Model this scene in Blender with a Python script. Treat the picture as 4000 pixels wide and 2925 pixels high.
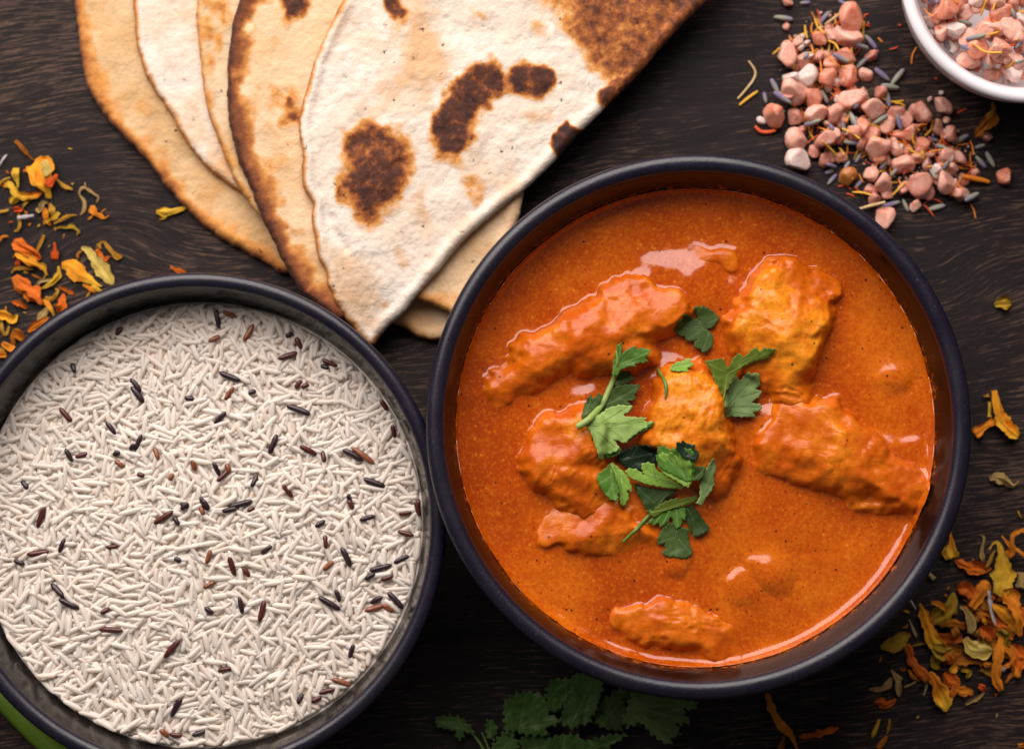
import bpy, bmesh, math, random
import numpy as np
from mathutils import Vector, Matrix
from mathutils.geometry import delaunay_2d_cdt

for o in list(bpy.data.objects):
    bpy.data.objects.remove(o)
SC = bpy.context.scene
COL = SC.collection
MM = 0.001

# ------------------------------------------------------------------ camera
TILT = math.radians(3.9)
DIST = 0.650
LENS = 68.3
cam_data = bpy.data.cameras.new('camera')
cam_data.lens = LENS
cam_data.sensor_width = 36.0
cam_data.clip_start = 0.01
cam_data.clip_end = 20.0
cam = bpy.data.objects.new('camera', cam_data)
cam.location = (0.0, -DIST * math.sin(TILT), DIST * math.cos(TILT))
cam.rotation_euler = (TILT, 0, 0)
COL.objects.link(cam)
SC.camera = cam
cam_data.dof.use_dof = True
cam_data.dof.focus_distance = DIST - 0.043
cam_data.dof.aperture_fstop = 7.5

# ------------------------------------------------------------------ world: dim room light
world = bpy.data.worlds.new('World')
SC.world = world
world.use_nodes = True
bg = world.node_tree.nodes['Background']
bg.inputs['Color'].default_value = (1.0, 0.93, 0.96, 1)
bg.inputs['Strength'].default_value = 0.095

# ------------------------------------------------------------------ lamp: one big soft window north of the table
def area(name, loc, target, sx, sy, power, col):
    l = bpy.data.lights.new(name, 'AREA')
    l.shape = 'RECTANGLE'; l.size = sx; l.size_y = sy; l.energy = power; l.color = col
    o = bpy.data.objects.new(name, l)
    o.location = loc
    o.rotation_euler = (Vector(target) - Vector(loc)).to_track_quat('-Z', 'Y').to_euler()
    COL.objects.link(o)
    return o
area('window_light', (-0.18, 0.66, 0.62), (0, 0, 0), 1.15, 0.80, 21.0, (1.0, 0.91, 0.865))

SC.view_settings.view_transform = 'Standard'
SC.view_settings.look = 'None'
SC.view_settings.exposure = 0.0
SC.view_settings.gamma = 1.0
SC.render.engine = 'CYCLES'
SC.cycles.max_bounces = 8
SC.cycles.diffuse_bounces = 6
SC.cycles.use_denoising = True

# ------------------------------------------------------------------ pixel of the photograph -> point on a level plane
FPX = LENS / 36.0 * 4000.0
ct, st = math.cos(TILT), math.sin(TILT)
CAMZ, CAMY = DIST * ct, -DIST * st
def P(sx, sy, zmm=0.0):
    """photo pixel (4000 x 2925) to x, y in mm on the plane z = zmm"""
    a = (np.asarray(sx, float) - 2000.0) / FPX
    b = -(np.asarray(sy, float) - 1462.5) / FPX
    dx, dy, dz = a, b * ct + st, b * st - ct
    t = (zmm * MM - CAMZ) / dz
    return t * dx / MM, (CAMY + t * dy) / MM
DS = 4000.0 / 2259.0
def PD(x, y, z=0.0):
    return P(x * DS, y * DS, z)
CROPS = {
    'N1': (0, 0, 1400 / 2259), 'N2': (1100, 0, 1700 / 2006), 'N3': (1400, 700, 800 / 1652),
    'K1': (2240, 1300, 600 / 1982), 'K2': (2300, 1700, 600 / 1982), 'K3': (2550, 1150, 500 / 1652),
    'KB': (1600, 2500, 1200 / 2259), 'A': (0, 500, 500 / 2065), 'B': (0, 900, 500 / 1652),
    'C': (3550, 2000, 450 / 1652), 'D': (3350, 2400, 650 / 2045), 'E': (3300, 1900, 700 / 1128),
    'F': (3600, 1000, 400 / 661), 'G': (2800, 0, 1200 / 2203), 'H': (0, 450, 900 / 1487),
    'J': (1600, 2100, 2200 / 2259), 'R5': (0, 1050, 1750 / 2259), 'R6': (0, 1950, 1750 / 2259),
    'S': (0, 0, 1.0),
}
def S(c, x, y):
    x0, y0, k = CROPS[c]
    return x0 + np.asarray(x, float) * k, y0 + np.asarray(y, float) * k
def W(c, x, y, z=0.0):
    sx, sy = S(c, x, y)
    return P(sx, sy, z)
def scale_at(z):
    return (CAMZ - z * MM) / ct / FPX / MM      # mm per photo pixel, about

# ------------------------------------------------------------------ helpers
rng = np.random.default_rng(7)
random.seed(7)

def vnoise(x, y, seed=0):
    x = np.asarray(x, float); y = np.asarray(y, float)
    xi = np.floor(x).astype(np.int64); yi = np.floor(y).astype(np.int64)
    fx = x - xi; fy = y - yi
    fx = fx * fx * (3 - 2 * fx); fy = fy * fy * (3 - 2 * fy)
    def h(a, b):
        n = (a * 374761393 + b * 668265263 + seed * 974634777) & 0x7fffffff
        n = ((n ^ (n >> 13)) * 1274126177) & 0x7fffffff
        n = n ^ (n >> 16)
        return (n & 0xffff) / 65535.0 * 2 - 1
    return ((h(xi, yi) * (1 - fx) + h(xi + 1, yi) * fx) * (1 - fy) + (h(xi, yi + 1) * (1 - fx) + h(xi + 1, yi + 1) * fx) * fy)
def fbm(x, y, seed=0, o=4):
    s = 0.0; a = 0.5
    for i in range(o):
        s = s + a * vnoise(x, y, seed + i * 17); x = x * 2.03 + 3.1; y = y * 2.03 - 1.7; a *= 0.5
    return s
def sstep(a, b, x):
    t = np.clip((x - a) / (b - a), 0, 1)
    return t * t * (3 - 2 * t)

def build_mesh(name, verts, faces, smooth=True, mat=None):
    """verts in mm"""
    me = bpy.data.meshes.new(name)
    v = np.asarray(verts, float) * MM
    me.from_pydata(v.tolist(), [], [tuple(int(i) for i in f) for f in faces])
    if smooth:
        me.polygons.foreach_set('use_smooth', np.ones(len(me.polygons), bool))
    if mat is not None:
        me.materials.append(mat)
    me.update()
    return me
def add_attr(me, name, values):
    at = me.attributes.new(name, 'FLOAT', 'POINT')
    at.data.foreach_set('value', np.asarray(values, np.float32))
def link(name, me, parent=None, loc=None):
    o = bpy.data.objects.new(name, me)
    COL.objects.link(o)
    if loc is not None: o.location = [c * MM for c in loc]
    if parent is not None: o.parent = parent
    return o
def tag(o, label=None, cat=None, group=None, kind=None):
    if label: o['label'] = label
    if cat: o['category'] = cat
    if group: o['group'] = group
    if kind: o['kind'] = kind
    return o
def empty(name, loc=(0, 0, 0)):
    o = bpy.data.objects.new(name, None)
    o.empty_display_size = 0.005
    COL.objects.link(o)
    o.location = [c * MM for c in loc]
    return o
def child(name, me, parent):
    """mesh in world mm coordinates under a moved empty"""
    o = link(name, me, parent)
    o.matrix_parent_inverse = Matrix.Translation(-parent.location)
    return o

def catmull(pts, step, closed=False):
    pts = np.asarray(pts, float); n = len(pts); out = []
    m = n if closed else n - 1
    for i in range(m):
        if closed:
            p0, p1, p2, p3 = pts[i - 1], pts[i], pts[(i + 1) % n], pts[(i + 2) % n]
        else:
            p0 = pts[max(i - 1, 0)]; p1 = pts[i]; p2 = pts[i + 1]; p3 = pts[min(i + 2, n - 1)]
        k = max(1, int(np.linalg.norm((p2 - p1)[:2]) / step))
        for j in range(k):
            t = j / k
            out.append(0.5 * ((2 * p1) + (-p0 + p2) * t + (2 * p0 - 5 * p1 + 4 * p2 - p3) * t * t + (-p0 + 3 * p1 - 3 * p2 + p3) * t ** 3))
    if not closed: out.append(pts[-1])
    return np.array(out)
def linres(pts, step):
    pts = np.asarray(pts, float); n = len(pts); out = []
    for i in range(n):
        a, b = pts[i], pts[(i + 1) % n]
        k = max(1, int(round(np.linalg.norm(b - a) / step)))
        for j in range(k): out.append(a + (b - a) * j / k)
    return np.array(out)
def inside(poly, x, y):
    c = np.zeros(x.shape, bool); n = len(poly)
    for i in range(n):
        x1, y1 = poly[i]; x2, y2 = poly[i - 1]
        cond = (y1 > y) != (y2 > y)
        with np.errstate(divide='ignore', invalid='ignore'):
            c ^= cond & (x < (x2 - x1) * (y - y1) / (y2 - y1 + 1e-12) + x1)
    return c
def seg_dist(x, y, pts, closed=True):
    d = np.full(x.shape, 1e9); n = len(pts)
    for i in range(n if closed else n - 1):
        ax, ay = pts[i]; bx, by = pts[(i + 1) % n]
        vx, vy = bx - ax, by - ay
        t = np.clip(((x - ax) * vx + (y - ay) * vy) / (vx * vx + vy * vy + 1e-12), 0, 1)
        d = np.minimum(d, np.hypot(x - ax - t * vx, y - ay - t * vy))
    return d
def triangulate(outline, step):
    """2-D outline (mm) -> verts (n,2), tris, boundary distance"""
    outline = np.asarray(outline, float)
    lo = outline.min(0); hi = outline.max(0)
    gx, gy = np.meshgrid(np.arange(lo[0], hi[0], step), np.arange(lo[1], hi[1], step * 0.87))
    gx = gx + (np.arange(gx.shape[0]) % 2)[:, None] * step * 0.5
    gx = gx.ravel() + rng.uniform(-.12, .12, gx.size) * step; gy = gy.ravel() + rng.uniform(-.12, .12, gy.size) * step
    m = inside(outline, gx, gy)
    gx, gy = gx[m], gy[m]
    if len(gx):
        d = seg_dist(gx, gy, outline); m = d > step * 0.45
        gx, gy = gx[m], gy[m]
    n = len(outline)
    vs = [Vector(p) for p in outline] + [Vector(p) for p in zip(gx, gy)]
    r = delaunay_2d_cdt(vs, [], [list(range(n))], 1, 1e-5)
    v = np.array([tuple(p) for p in r[0]]); f = r[2]
    used = np.unique(np.array([i for t in f for i in t]))
    mp = -np.ones(len(v), int); mp[used] = np.arange(len(used))
    v = v[used]; f = [[int(mp[i]) for i in t] for t in f]
    d = seg_dist(v[:, 0], v[:, 1], outline)
    return v, f, d
def shell(v2, tris, ztop, zbot):
    """closed body from a triangulated outline: top sheet, bottom sheet and the band between"""
    n = len(v2)
    V = np.vstack([np.column_stack([v2, ztop]), np.column_stack([v2, zbot])])
    F = []
    edges = {}
    for t in tris:
        a, b, c = t
        p, q, r = v2[a], v2[b], v2[c]
        if (q[0] - p[0]) * (r[1] - p[1]) - (q[1] - p[1]) * (r[0] - p[0]) < 0: a, b, c = a, c, b
        F.append((a, b, c)); F.append((n + a, n + c, n + b))
        for e in ((a, b), (b, c), (c, a)): edges[e] = edges.get(e, 0) + 1
    for (a, b) in edges:
        if (b, a) not in edges: F.append((b, a, n + a, n + b))
    return V, F

# ------------------------------------------------------------------ materials
class NT:
    def __init__(self, name):
        self.m = bpy.data.materials.new(name); self.m.use_nodes = True
        self.t = self.m.node_tree; self.n = self.t.nodes
        self.b = self.n['Principled BSDF']
    def node(self, typ, **kw):
        nd = self.n.new(typ)
        for k, v in kw.items(): setattr(nd, k, v)
        return nd
    def link(self, a, b): self.t.links.new(a, b)
    def setv(self, sock, v):
        if hasattr(v, 'links') or isinstance(v, bpy.types.NodeSocket): self.link(v, sock)
        else: sock.default_value = v
    def math(self, op, a, b=0.0, clamp=False):
        nd = self.node('ShaderNodeMath', operation=op, use_clamp=clamp)
        self.setv(nd.inputs[0], a); self.setv(nd.inputs[1], b)
        return nd.outputs[0]
    def coord(self, out='Object'):
        return self.node('ShaderNodeTexCoord').outputs[out]
    def pos(self):
        return self.node('ShaderNodeNewGeometry').outputs['Position']
    def mapping(self, vec, scale=(1, 1, 1), loc=(0, 0, 0), rot=(0, 0, 0)):
        nd = self.node('ShaderNodeMapping'); self.link(vec, nd.inputs[0])
        nd.inputs['Scale'].default_value = scale; nd.inputs['Location'].default_value = loc; nd.inputs['Rotation'].default_value = rot
        return nd.outputs[0]
    def noise(self, vec, scale, detail=4, rough=.55, dist=0.0):
        nd = self.node('ShaderNodeTexNoise'); self.link(vec, nd.inputs['Vector'])
        nd.inputs['Scale'].default_value = scale; nd.inputs['Detail'].default_value = detail
        nd.inputs['Roughness'].default_value = rough; nd.inputs['Distortion'].default_value = dist
        return nd.outputs['Fac']
    def voronoi(self, vec, scale, feature='F1', rand=1.0):
        nd = self.node('ShaderNodeTexVoronoi', feature=feature); self.link(vec, nd.inputs['Vector'])
        nd.inputs['Scale'].default_value = scale; nd.inputs['Randomness'].default_value = rand
        return nd
    def ramp(self, fac, stops, interp='LINEAR'):
        nd = self.node('ShaderNodeValToRGB'); self.link(fac, nd.inputs[0])
        cr = nd.color_ramp; cr.interpolation = interp
        while len(cr.elements) < len(stops): cr.elements.new(0.5)
        for e, (p, c) in zip(cr.elements, stops):
            e.position = p; e.color = (*c, 1) if not np.isscalar(c) else (c, c, c, 1)
        return nd.outputs['Color']
    def maprange(self, v, a, b, c=0.0, d=1.0, smooth=False):
        nd = self.node('ShaderNodeMapRange'); nd.interpolation_type = 'SMOOTHSTEP' if smooth else 'LINEAR'
        self.setv(nd.inputs['Value'], v)
        for k, x in zip(('From Min', 'From Max', 'To Min', 'To Max'), (a, b, c, d)): nd.inputs[k].default_value = x
        return nd.outputs['Result']
    def mix(self, fac, a, b, blend='MIX'):
        nd = self.node('ShaderNodeMix', data_type='RGBA', blend_type=blend, clamp_factor=True)
        self.setv(nd.inputs['Factor'], fac)
        for s, v in ((nd.inputs[6], a), (nd.inputs[7], b)):
            if isinstance(v, tuple): s.default_value = (*v, 1)
            else: self.link(v, s)
        return nd.outputs[2]
    def attr(self, name):
        return self.node('ShaderNodeAttribute', attribute_name=name).outputs['Fac']
    def bump(self, h, strength, dist, normal=None):
        nd = self.node('ShaderNodeBump'); self.link(h, nd.inputs['Height'])
        nd.inputs['Strength'].default_value = strength; nd.inputs['Distance'].default_value = dist
        if normal is not None: self.link(normal, nd.inputs['Normal'])
        return nd.outputs['Normal']
    def out(self, color=None, rough=None, normal=None, **kw):
        b = self.b
        if color is not None:
            if isinstance(color, tuple): b.inputs['Base Color'].default_value = (*color, 1)
            else: self.link(color, b.inputs['Base Color'])
        if rough is not None: self.setv(b.inputs['Roughness'], rough)
        if normal is not None: self.link(normal, b.inputs['Normal'])
        for k, v in kw.items(): self.setv(b.inputs[k.replace('_', ' ')], v)
        return self.m
M = {}

def mat_wood():
    t = NT('dark_wood')
    co = t.mapping(t.coord(), scale=(1000, 1000, 1000))
    sep = t.node('ShaderNodeSeparateXYZ'); t.link(co, sep.inputs[0])
    X, Y = sep.outputs[0], sep.outputs[1]
    # slow waviness of the grain, then knots that bend it round themselves
    wav = t.noise(t.mapping(co, scale=(.012, .02, 0)), 1.0, 2)
    F = t.math('ADD', Y, t.math('MULTIPLY', t.math('SUBTRACT', wav, .5), 13.0))
    F = t.math('SUBTRACT', F, t.math('MULTIPLY', X, .10))
    for kx, ky, s, a in KNOTS:
        dx = t.math('MULTIPLY', t.math('SUBTRACT', X, kx), 0.8); dy = t.math('SUBTRACT', Y, ky)
        r2 = t.math('ADD', t.math('MULTIPLY', dx, dx), t.math('MULTIPLY', dy, dy))
        g = t.math('EXPONENT', t.math('MULTIPLY', r2, -1.0 / (s * s)))
        F = t.math('ADD', F, t.math('MULTIPLY', g, a))
    cmb = t.node('ShaderNodeCombineXYZ'); t.link(X, cmb.inputs[0]); t.link(F, cmb.inputs[1])
    V = cmb.outputs[0]
    dash = t.noise(t.mapping(V, scale=(.085, 1.7, 1)), 1.0, 3, .62, .12)
    fine = t.noise(t.mapping(V, scale=(.35, 5.0, 1)), 1.0, 3, .6)
    band = t.noise(t.mapping(V, scale=(.012, .17, 1)), 1.0, 3)
    blot = t.noise(co, .022, 4, .6)
    area_m = t.noise(co, .016, 3, .55)
    base = t.ramp(band, [(.25, (.0060, .0038, .0040)), (.55, (.0125, .0080, .0080)), (.8, (.030, .0190, .0165))])
    base = t.mix(t.maprange(blot, .35, .7, 0, .55), base, (.0085, .0062, .0075))
    thr = t.math('SUBTRACT', dash, t.math('MULTIPLY', t.math('SUBTRACT', area_m, .5), -.42))
    d = t.maprange(thr, .52, .66, 0, 1, True)
    d = t.math('MULTIPLY', d, t.maprange(fine, .36, .62, .15, 1))
    col = t.mix(t.math('MULTIPLY', d, .66), base, (.185, .110, .076))
    gl = t.maprange(fine, .56, .74, 0, .25)
    col = t.mix(gl, col, (.075, .050, .042))
    # pale dust and scuffs
    scf = t.noise(t.mapping(co, rot=(0, 0, .7), scale=(.35, 1.1, 1)), 1.0, 5, .7)
    scm = t.noise(co, .03, 2)
    sc = t.math('MULTIPLY', t.maprange(scf, .64, .76), t.maprange(scm, .52, .66))
    col = t.mix(t.math('MULTIPLY', sc, .5), col, (.17, .125, .115))
    h = t.math('ADD', t.math('MULTIPLY', dash, .6), t.math('MULTIPLY', fine, .5))
    nb = t.bump(h, .55, .00035)
    t.out(col, t.maprange(fine, .3, .7, .52, .72), nb)
    t.b.inputs['Specular IOR Level'].default_value = .15
    return t.m

def mat_stoneware():
    t = NT('black_stoneware')
    co = t.coord()
    sp = t.noise(co, 1300, 3, .7)
    bl = t.noise(co, 60, 3)
    col = t.mix(t.maprange(sp, .61, .78), (.0066, .0046, .0135), (.070, .056, .115))
    col = t.mix(t.maprange(bl, .45, .75, 0, .5), col, (.016, .014, .020))
    scr = t.noise(t.mapping(co, scale=(1, 1, .2)), 300, 5, .7)
    col = t.mix(t.maprange(scr, .70, .76, 0, .45), col, (.14, .13, .14))
    nb = t.bump(t.noise(co, 1500, 3, .6), .35, .0002)
    return t.out(col, t.maprange(t.noise(co, 90, 4), .3, .7, .27, .40), nb, Specular_IOR_Level=.48)
def mat_glaze(name, c1, c2, stain=None):
    t = NT(name)
    co = t.coord()
    col = t.mix(t.maprange(t.noise(co, 45, 4, .6, .5), .4, .65), c1, c2)
    if stain:
        z0, z1, sc = stain
        sep = t.node('ShaderNodeSeparateXYZ'); t.link(co, sep.inputs[0])
        low = t.maprange(sep.outputs[2], z0 * MM, z1 * MM, 1, 0)
        n = t.noise(co, 420, 5, .7)
        k = t.maprange(t.math('ADD', n, t.math('MULTIPLY', low, .30)), .66, .76)
        k = t.math('MULTIPLY', k, t.maprange(low, 0.0, .25))
        col = t.mix(t.math('MULTIPLY', k, .85), col, sc)
    nb = t.bump(t.noise(co, 120, 3), .08, .0008)
    return t.out(col, t.maprange(t.noise(co, 70, 3), .3, .7, .16, .30), nb)

def mat_sauce():
    t = NT('curry_sauce')
    co = t.coord()
    mot = t.noise(co, 30, 6, .68, .9)
    gra = t.noise(co, 900, 3, .65)
    sw_ = t.noise(co, 13, 3, .5, 1.6)
    mot = t.math('ADD', mot, t.math('MULTIPLY', t.math('SUBTRACT', sw_, .5), .7))
    col = t.ramp(mot, [(.3, (.325, .040, .0010)), (.5, (.44, .071, .0016)), (.7, (.55, .120, .0038))])
    col = t.mix(t.maprange(gra, .50, .66, 0, .40), col, (.66, .18, .008))
    col = t.mix(t.maprange(gra, .50, .34, 0, .4), col, (.34, .040, .0010))
    v = t.voronoi(co, 560)
    sel = t.node('ShaderNodeSeparateColor'); t.link(v.outputs['Color'], sel.inputs[0])
    dot = t.math('MULTIPLY', t.maprange(v.outputs['Distance'], .26, .14), t.maprange(sel.outputs[0], .68, .74))
    col = t.mix(t.math('MULTIPLY', dot, .75), col, (.30, .018, .0015))
    v2 = t.voronoi(co, 330)
    sel2 = t.node('ShaderNodeSeparateColor'); t.link(v2.outputs['Color'], sel2.inputs[0])
    dot2 = t.math('MULTIPLY', t.maprange(v2.outputs['Distance'], .17, .10), t.maprange(sel2.outputs[1], .70, .75))
    col = t.mix(t.math('MULTIPLY', dot2, .9), col, (.035, .012, .004))
    v3 = t.voronoi(co, 480)
    sel3 = t.node('ShaderNodeSeparateColor'); t.link(v3.outputs['Color'], sel3.inputs[0])
    dot3 = t.math('MULTIPLY', t.maprange(v3.outputs['Distance'], .26, .12), t.maprange(sel3.outputs[2], .86, .9))
    col = t.mix(t.math('MULTIPLY', dot3, .35), col, (.88, .32, .03))
    h = t.math('ADD', t.math('MULTIPLY', gra, .5), t.math('MULTIPLY', t.noise(co, 260, 4, .6), 1.0))
    nb = t.bump(h, .15, .00030)
    t.out(col, t.maprange(t.noise(co, 120, 3), .35, .65, .09, .17), nb)
    t.b.inputs['Specular IOR Level'].default_value = .5
    return t.m
def mat_chicken():
    t = NT('sauced_chicken')
    co = t.coord()
    mot = t.noise(co, 70, 5, .62, .6)
    thin = t.attr('bare')
    col = t.ramp(mot, [(.28, (.40, .060, .0015)), (.48, (.53, .105, .003)), (.7, (.66, .178, .007))])
    bare = t.ramp(t.noise(co, 150, 5, .65, 1.0), [(.3, (.62, .15, .005)), (.55, (.76, .25, .011)), (.75, (.84, .32, .025))])
    col = t.mix(t.maprange(t.math('ADD', thin, t.math('MULTIPLY', t.math('SUBTRACT', mot, .5), 1.1)), .35, .8), col, bare)
    gra = t.noise(co, 900, 3, .6)
    col = t.mix(t.maprange(gra, .52, .36, 0, .4), col, (.44, .045, .002))
    v2 = t.voronoi(co, 300)
    sel2 = t.node('ShaderNodeSeparateColor'); t.link(v2.outputs['Color'], sel2.inputs[0])
    dot2 = t.math('MULTIPLY', t.maprange(v2.outputs['Distance'], .17, .10), t.maprange(sel2.outputs[1], .90, .93))
    col = t.mix(t.math('MULTIPLY', dot2, .85), col, (.05, .014, .004))
    fib = t.noise(t.mapping(co, rot=(0, 0, .5), scale=(200, 700, 500)), 1.0, 4, .6, .8)
    lump = t.noise(co, 330, 4, .6)
    h = t.math('ADD', t.math('MULTIPLY', fib, .8), lump)
    nb = t.bump(h, .26, .0006)
    return t.out(col, t.maprange(lump, .35, .65, .20, .36), nb, Specular_IOR_Level=.30)

def mat_naan(name, cream, tan, speck=.5):
    t = NT(name)
    co = t.coord()
    ch, ed = t.attr('char'), t.attr('edge')
    n1 = t.noise(co, 55, 5, .6); n2 = t.noise(co, 230, 5, .65); n3 = t.noise(co, 700, 3, .6)
    col = t.mix(t.maprange(n1, .42, .68), cream, tan)
    col = t.mix(t.maprange(n2, .54, .72, 0, .45), col, tuple(min(1, c * 1.10) for c in cream))
    blush = t.noise(co, 26, 4, .6, .6)
    col = t.mix(t.maprange(t.math('ADD', blush, t.math('MULTIPLY', n2, .25)), .64, .82, 0, .7), col, (.60, .30, .095))
    # browning: edge first, then griddle spots
    e = t.math('ADD', ed, t.math('MULTIPLY', t.math('SUBTRACT', n2, .5), .7))
    col = t.mix(t.maprange(e, .22, .62), col, (.56, .235, .050))
    col = t.mix(t.maprange(e, .58, .95), col, (.25, .072, .018))
    col = t.mix(t.maprange(e, .92, 1.25), col, (.070, .020, .009))
    c = t.math('ADD', ch, t.math('MULTIPLY', t.math('SUBTRACT', n2, .5), .42))
    c = t.math('ADD', c, t.math('MULTIPLY', t.math('MULTIPLY', t.math('SUBTRACT', t.noise(co, 240, 4, .7), .47), ch), 1.9))
    col = t.mix(t.maprange(c, .10, .40), col, (.60, .27, .062))
    col = t.mix(t.maprange(c, .34, .62), col, (.30, .085, .016))
    col = t.mix(t.maprange(c, .58, .84), col, (.075, .020, .009))
    col = t.mix(t.maprange(c, .92, 1.2), col, (.026, .009, .007))
    # soot flecks off the griddle
    v = t.voronoi(co, 310); s = t.node('ShaderNodeSeparateColor'); t.link(v.outputs['Color'], s.inputs[0])
    fl = t.math('MULTIPLY', t.maprange(t.math('ADD', v.outputs['Distance'], t.math('MULTIPLY', t.math('SUBTRACT', t.noise(co, 1300, 3, .7), .5), 1.3)), .17, .08), t.maprange(t.math('ADD', s.outputs[0], t.math('MULTIPLY', t.math('SUBTRACT', blush, .5), .8)), .88, .92))
    col = t.mix(t.math('MULTIPLY', fl, speck), col, (.028, .016, .012))
    h = t.math('ADD', t.math('MULTIPLY', n2, .9), t.math('MULTIPLY', n3, .28))
    h = t.math('ADD', h, t.math('MULTIPLY', t.noise(co, 110, 4, .6), 1.4))
    nb = t.bump(h, .75, .0009)
    t.out(col, .72, nb)
    t.b.inputs['Specular IOR Level'].default_value = .25
    t.b.inputs['Sheen Weight'].default_value = .06
    return t.m

def mat_rice(name, a, b, rough=.36, sss=.25):
    t = NT(name)
    co = t.pos()
    g = t.node('ShaderNodeNewGeometry')
    r = g.outputs['Random Per Island']
    col = t.mix(r, a, b)
    col = t.mix(t.maprange(t.noise(co, 900, 3), .45, .7, 0, .35), col, tuple(min(1., c * 1.10) for c in b))
    t.out(col, rough, t.bump(t.noise(co, 1600, 2), .12, .0003))
    if sss:
        tr = t.node('ShaderNodeBsdfTranslucent'); t.link(col, tr.inputs['Color'])
        mx = t.node('ShaderNodeMixShader'); mx.inputs[0].default_value = sss
        t.link(t.b.outputs[0], mx.inputs[1]); t.link(tr.outputs[0], mx.inputs[2])
        t.link(mx.outputs[0], t.n['Material Output'].inputs['Surface'])
    return t.m
def mat_dark_rice(name, a, b):
    t = NT(name)
    co = t.coord()
    n = t.noise(t.mapping(co, scale=(1.6, 9, 9)), 1.0, 4, .6)
    col = t.mix(t.maprange(n, .42, .66), a, b)
    return t.out(col, .30, t.bump(n, .4, .0002))

def mat_salt(name, a, b):
    t = NT(name)
    co = t.pos()
    n = t.noise(co, 260, 5, .65, .4)
    col = t.mix(t.maprange(n, .36, .66), a, b)
    col = t.mix(t.maprange(t.noise(co, 420, 4, .7), .54, .72, 0, .45), col, (.86, .72, .68))
    t.out(col, t.maprange(n, .3, .7, .18, .42), t.bump(t.noise(co, 650, 5, .75), .45, .0007))
    t.b.inputs['Subsurface Weight'].default_value = .7
    t.b.inputs['Transmission Weight'].default_value = .25
    t.b.inputs['Subsurface Radius'].default_value = (1.0, .45, .35)
    t.b.inputs['Subsurface Scale'].default_value = .0014
    return t.m
def mat_petal(name, a, b, c=None):
    t = NT(name)
    co = t.coord()
    s, u = t.attr('along'), t.attr('across')
    n = t.noise(co, 230, 4, .6)
    cmb = t.node('ShaderNodeCombineXYZ'); t.link(t.math('MULTIPLY', u, 9.0), cmb.inputs[0]); t.link(t.math('MULTIPLY', s, 1.6), cmb.inputs[1])
    veins = t.noise(cmb.outputs[0], 2.2, 3, .6, .3)
    col = t.mix(t.maprange(n, .38, .66), a, b)
    col = t.mix(t.maprange(veins, .54, .68, 0, .5), col, tuple(x * .55 for x in a))
    if c is not None:
        col = t.mix(t.maprange(t.math('ADD', s, t.math('MULTIPLY', t.math('SUBTRACT', n, .5), .9)), .45, .85), col, c)
    t.out(col, .62, t.bump(t.math('ADD', n, veins), .9, .0005))
    t.b.inputs['Specular IOR Level'].default_value = .25
    return t.m
def mat_leaf(name, a, b, vein, rough=.5):
    t = NT(name)
    t.b.inputs['Specular IOR Level'].default_value = .3
    co = t.coord()
    n = t.noise(co, 130, 4, .6)
    col = t.mix(t.maprange(n, .36, .66), a, b)
    v = t.attr('vein')
    col = t.mix(t.math('MULTIPLY', v, .75), col, vein)
    h = t.math('ADD', t.math('MULTIPLY', v, -.7), t.math('MULTIPLY', t.noise(co, 420, 4, .6), .8))
    t.out(col, rough, t.bump(h, .35, .0004))
    tr = t.node('ShaderNodeBsdfTranslucent'); t.link(col, tr.inputs['Color'])
    mx = t.node('ShaderNodeMixShader'); mx.inputs[0].default_value = .2
    t.link(t.b.outputs[0], mx.inputs[1]); t.link(tr.outputs[0], mx.inputs[2]); t.link(mx.outputs[0], t.n['Material Output'].inputs['Surface'])
    return t.m
def mat_plain(name, a, b, scale=200, rough=.5, bump=.3):
    t = NT(name)
    co = t.coord()
    n = t.noise(co, scale, 4, .6)
    col = t.mix(t.maprange(n, .36, .66), a, b)
    return t.out(col, rough, t.bump(n, bump, .0004))
def mat_lavender():
    t = NT('lavender')
    co = t.coord()
    sep = t.node('ShaderNodeSeparateXYZ'); t.link(co, sep.inputs[0])
    oi = t.node('ShaderNodeObjectInfo')
    g = t.math('ADD', sep.outputs[0], t.math('MULTIPLY', t.math('SUBTRACT', oi.outputs['Random'], .5), .006))
    col = t.mix(t.maprange(g, -.0022, .0022), (.27, .27, .20), (.16, .125, .235))
    rib = t.noise(t.mapping(co, scale=(250, 2200, 2200)), 1.0, 3)
    col = t.mix(t.maprange(rib, .5, .68, 0, .5), col, (.40, .38, .36))
    return t.out(col, .7, t.bump(rib, .5, .0003))
def mat_white():
    t = NT('white_glaze')
    co = t.coord()
    col = t.mix(t.maprange(t.noise(co, 40, 3), .4, .7), (.78, .74, .77), (.83, .80, .82))
    return t.out(col, .12, t.bump(t.noise(co, 60, 2), .05, .0006))

k1x, k1y = PD(235, 470); k2x, k2y = PD(2060, 640); k3x, k3y = PD(130, 560)
KNOTS = [(float(k1x), float(k1y) - 6, 18.0, -13.0), (float(k2x), float(k2y), 18.0, 12.0)]
M['wood'] = mat_wood()
M['stone'] = mat_stoneware()

# ------------------------------------------------------------------ table top
def table():
    a = 1000
    v = [(-a, -a, 0), (a, -a, 0), (a, a, 0), (-a, a, 0), (-a, -a, -30), (a, -a, -30), (a, a, -30), (-a, a, -30)]
    f = [(0, 1, 2, 3), (7, 6, 5, 4), (0, 4, 5, 1), (1, 5, 6, 2), (2, 6, 7, 3), (3, 7, 4, 0)]
    o = link('table_top', build_mesh('table_top', v, f, False, M['wood']))
    tag(o, 'dark brown weathered wooden table top with pale grain', kind='structure')
table()

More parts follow.
